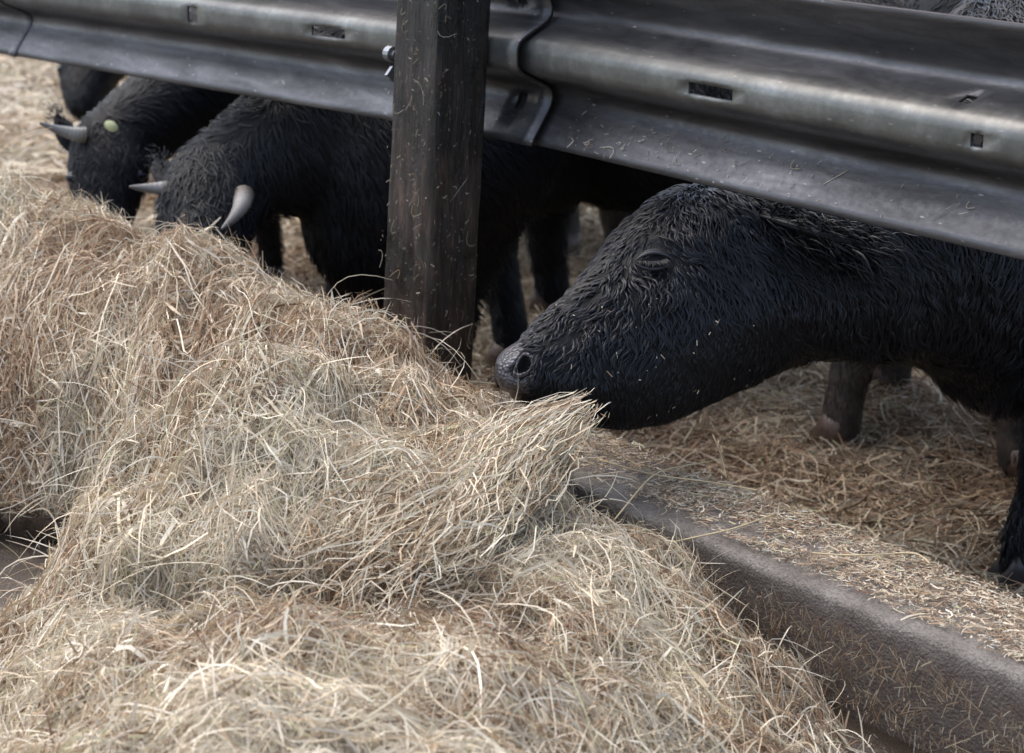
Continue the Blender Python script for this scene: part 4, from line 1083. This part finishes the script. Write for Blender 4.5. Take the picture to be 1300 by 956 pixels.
# eye: glossy slit and lashes
for mir in (False, True):
    md_ = (lambda q_: q_ - 2 * hl_ * (q_ @ hl_)) if mir else (lambda q_: q_)
    E = EM if mir else eyeP; Ny = md_(eyeN); e1_ = md_(ex1); e1_ = unit(e1_ - Ny * (e1_ @ Ny)); e2_ = np.cross(Ny, e1_)
    if e2_[2] < 0: e2_ = -e2_
    s_ = np.linspace(-.024, .024, 20)
    path = E + e1_ * s_[:, None] + e2_ * (-.004 - .006 * (1 - (s_ / .026) ** 2))[:, None] + Ny * (.004 + .003 * (1 - (s_ / .026) ** 2))[:, None]
    k = MB(); v, f = tube(path, .0032 * np.sqrt(np.maximum(1 - (s_ / .0245) ** 2, .02)), 10); k.add(v, f)
    eo = k.build('eye', [M_EYE], cowA, origin=footO)
    for hgt, dwn, rr_, out in ((.0075, .0, .0034, .004), (-.0115, -.004, .0026, .004), (.015, .002, .0026, -.001), (-.019, -.005, .0026, -.001)):
        s2 = np.linspace(-.029, .029, 26); w2 = 1 - (s2 / .03) ** 2
        pth = E + e1_ * s2[:, None] + e2_ * (-.004 + (hgt + .004) * w2)[:, None] + Ny * (out + .004 * w2)[:, None]
        v, f = tube(pth, rr_ * (w2 + .12), 10); k = MB(); k.add(v, f); k.build('eyelid', [M_LID], eo, origin=footO)
    n = 70; q_ = rng.uniform(-.024, .02, n)
    P = E + e1_ * q_[:, None] + e2_ * (-.001 - .006 * (1 - (q_ / .026) ** 2))[:, None] + Ny * .010
    D = -e2_ * .75 + Ny * .5 + e1_ * (q_[:, None] / .03) * .5 + rng.normal(size=(n, 3)) * .1
    v, q2, c = tufts(P, unit(np.tile(Ny, (n, 1)) + 0 * P), D, rng.uniform(.012, .02, n), rng.uniform(.0007, .0012, n), np.full(n, .35), np.full(n, .02), hair_cols(n, .004, .008))
    link('eyelashes', mesh_np('eyelashes', v - footO, [q2], [M_FUR], color=c), eo)
for i, p in enumerate(feetA): hoof_mesh(p, -tdir, .056, M_DHOOF, cowA, footO)
# ears, hanging back from the poll
for sg in (1, -1):
    b_ = onD(925, 285, 3.29) + hl_ * .10 * sg
    back = unit(-hx * .55 + hl_ * sg * .55 - np.array([0, 0, .45]))
    path = [b_, b_ + back * .05, b_ + back * .11, b_ + back * .17, b_ + back * .2]
    v, f = tube(path, [.022, .038, .042, .026, .005], 16, up=hu, aniso=(1, .28)); k = MB(); k.add(v, f, np.array([.008, .008, .009])); k.build('ear', [M_FUR], cowA, origin=footO)
    eP = np.array(path[1:4])[rng.integers(0, 3, 1400)] + rng.normal(size=(1400, 3)) * .02
    v, q2, c = tufts(eP, unit(rng.normal(size=(1400, 3)) + hl_ * sg), np.tile(back, (1400, 1)) + rng.normal(size=(1400, 3)) * .25, rng.uniform(.03, .06, 1400), rng.uniform(.002, .004, 1400), np.full(1400, .3), np.full(1400, .05), hair_cols(1400, .003, .011), sag=.3)
    link('ear_hair', mesh_np('ear_hair', v - footO, [q2], [M_FUR], color=c), cowA)

# coat of wet clumps
def coatA(n, kind):
    cz = tcn
    vis = np.where((tX < 1420), 1.0, 0.3)
    P, Nn = sample(V, T, n, vis)
    X_, Y_, z_ = px_of(P)
    nearf = np.clip(Nn @ unit(CAM - ctr[8]), -1, 1)
    # direction: angle in the sagittal plane (0 = towards tail, 90 = up)
    angl = np.interp(X_, [640, 700, 780, 860, 940, 1020, 1150, 1300], [232, 240, 256, 268, 282, 296, 292, 280])
    top = np.interp(X_, [640, 700, 760, 800, 850, 900], [452, 392, 335, 284, 243, 238]); dt = Y_ - top
    angl = angl + np.where((dt < 60) & (X_ < 860), -14 * (1 - dt / 60), 0)
    # swirl round the eye
    ex, ey_ = X_ - 832, Y_ - 318; re = np.hypot(ex, ey_)
    ang_eye = np.degrees(np.arctan2(-ey_, ex))
    over = np.exp(-(re / 62) ** 2) * (Y_ < 330)
    angl = angl + over * np.where(ex < 0, -25, 45)
    angl = angl + 52 * fbm(N3, P[:, 0] * 18, P[:, 2] * 18 + P[:, 1] * 9, 2) + rng.normal(size=n) * 6
    phs = 14 * fbm(N4, P[:, 0] * 12, P[:, 2] * 12 + P[:, 1] * 7, 2) + rng.normal(size=n) * .5
    a = np.radians(angl)
    D = RV * np.cos(a)[:, None] + UV * np.sin(a)[:, None]
    jawf = np.clip((Y_ - np.interp(X_, [640, 720, 800, 900, 1000, 1100], [470, 455, 430, 375, 340, 420])) / 55, 0, 1) * (X_ < 1090)
    neck = np.clip((X_ - 980) / 140, 0, 1); legm = P[:, 2] < .42
    bald = ((ex / 25) ** 2 + ((ey_ - 6) / 10) ** 2 < 1) & (nearf > .2)
    Ls = np.interp(X_, [640, 700, 800, 1000, 1200, 1400], [.010, .022, .031, .036, .048, .055]) * rng.uniform(.7, 1.35, n)
    Ls = Ls * (1 - .35 * jawf)
    Wd = rng.uniform(.003, .006, n) * (1 - .42 * jawf)
    lift = rng.uniform(.12, .34, n) * (1 - .55 * jawf)
    if kind == 'fine': Wd = rng.uniform(.0008, .0016, n); Ls *= 1.05; lift *= .6
    if kind == 'long': Ls = rng.uniform(.035, .075, n); Wd = rng.uniform(.0012, .003, n); lift = rng.uniform(.1, .3, n)
    keep = ~((X_ < 668) & (np.abs(Y_ - 470) < 45)) & ~bald 
    if kind == 'long': keep &= (((Y_ > 440) & (X_ > 1080)) | ((X_ > 860) & (Y_ < 330)))
    if legm.any(): D[legm] = D[legm] * .3 + np.array([0, 0, -1.0]); Ls[legm] *= .7
    sm = (re < 48); Ls[sm] *= .4 + .6 * re[sm] / 48; Wd = Wd * np.where(sm, .45 + .5 * re / 48, 1)
    g = rng.uniform(.002, .011, (n, 1)) * np.array([.95, 1.0, 1.3]) * (1 - .3 * jawf)[:, None]
    P, Nn, D, Ls, Wd, lift, g, phs = [q_[keep] for q_ in (P, Nn, D, Ls, Wd, lift, g, phs)]
    return tufts(P, Nn, D, Ls, Wd, lift, rng.uniform(.07, .16, len(P)), g, phase=phs, sag=.25 if kind == 'long' else 0.0, thick=.45)
mb = MB()
for kind, n in (('clump', 52000), ('fine', 26000), ('long', 24000)):
    v, q, c = coatA(n, kind); mb.add(v, [q], c)
mb.build('coat', [M_FUR], cowA, origin=footO)
# scraps of hay on the face
P, Nn = sample(V, T, 3000); X_, Y_, _z = px_of(P); kk = (X_ > 690) & (X_ < 960) & (Nn @ unit(CAM - ctr[8]) > .2) & (Y_ > 380); P, Nn = P[kk][:45], Nn[kk][:45]; n = len(P)
mb = MB(); d = unit(rng.normal(size=(n, 3))); d = unit(d - (d * Nn).sum(1, keepdims=True) * Nn); t = np.linspace(-.5, .5, 4)
C = P[:, None] + Nn[:, None] * .006 + d[:, None] * (rng.gamma(2, .003, (n, 1)) * t)[..., None]
v, q = ribbons(C, unit(np.cross(d, Nn))[:, None] + 0 * C, rng.uniform(.0008, .0016, n)); mb.add(v, [q], np.repeat(strand_colors(n, np.full(n, 0)), 8, 0))
o = mb.build('hay_scraps', [M_HAY], cowA, origin=footO); tag(o, kind='stuff')
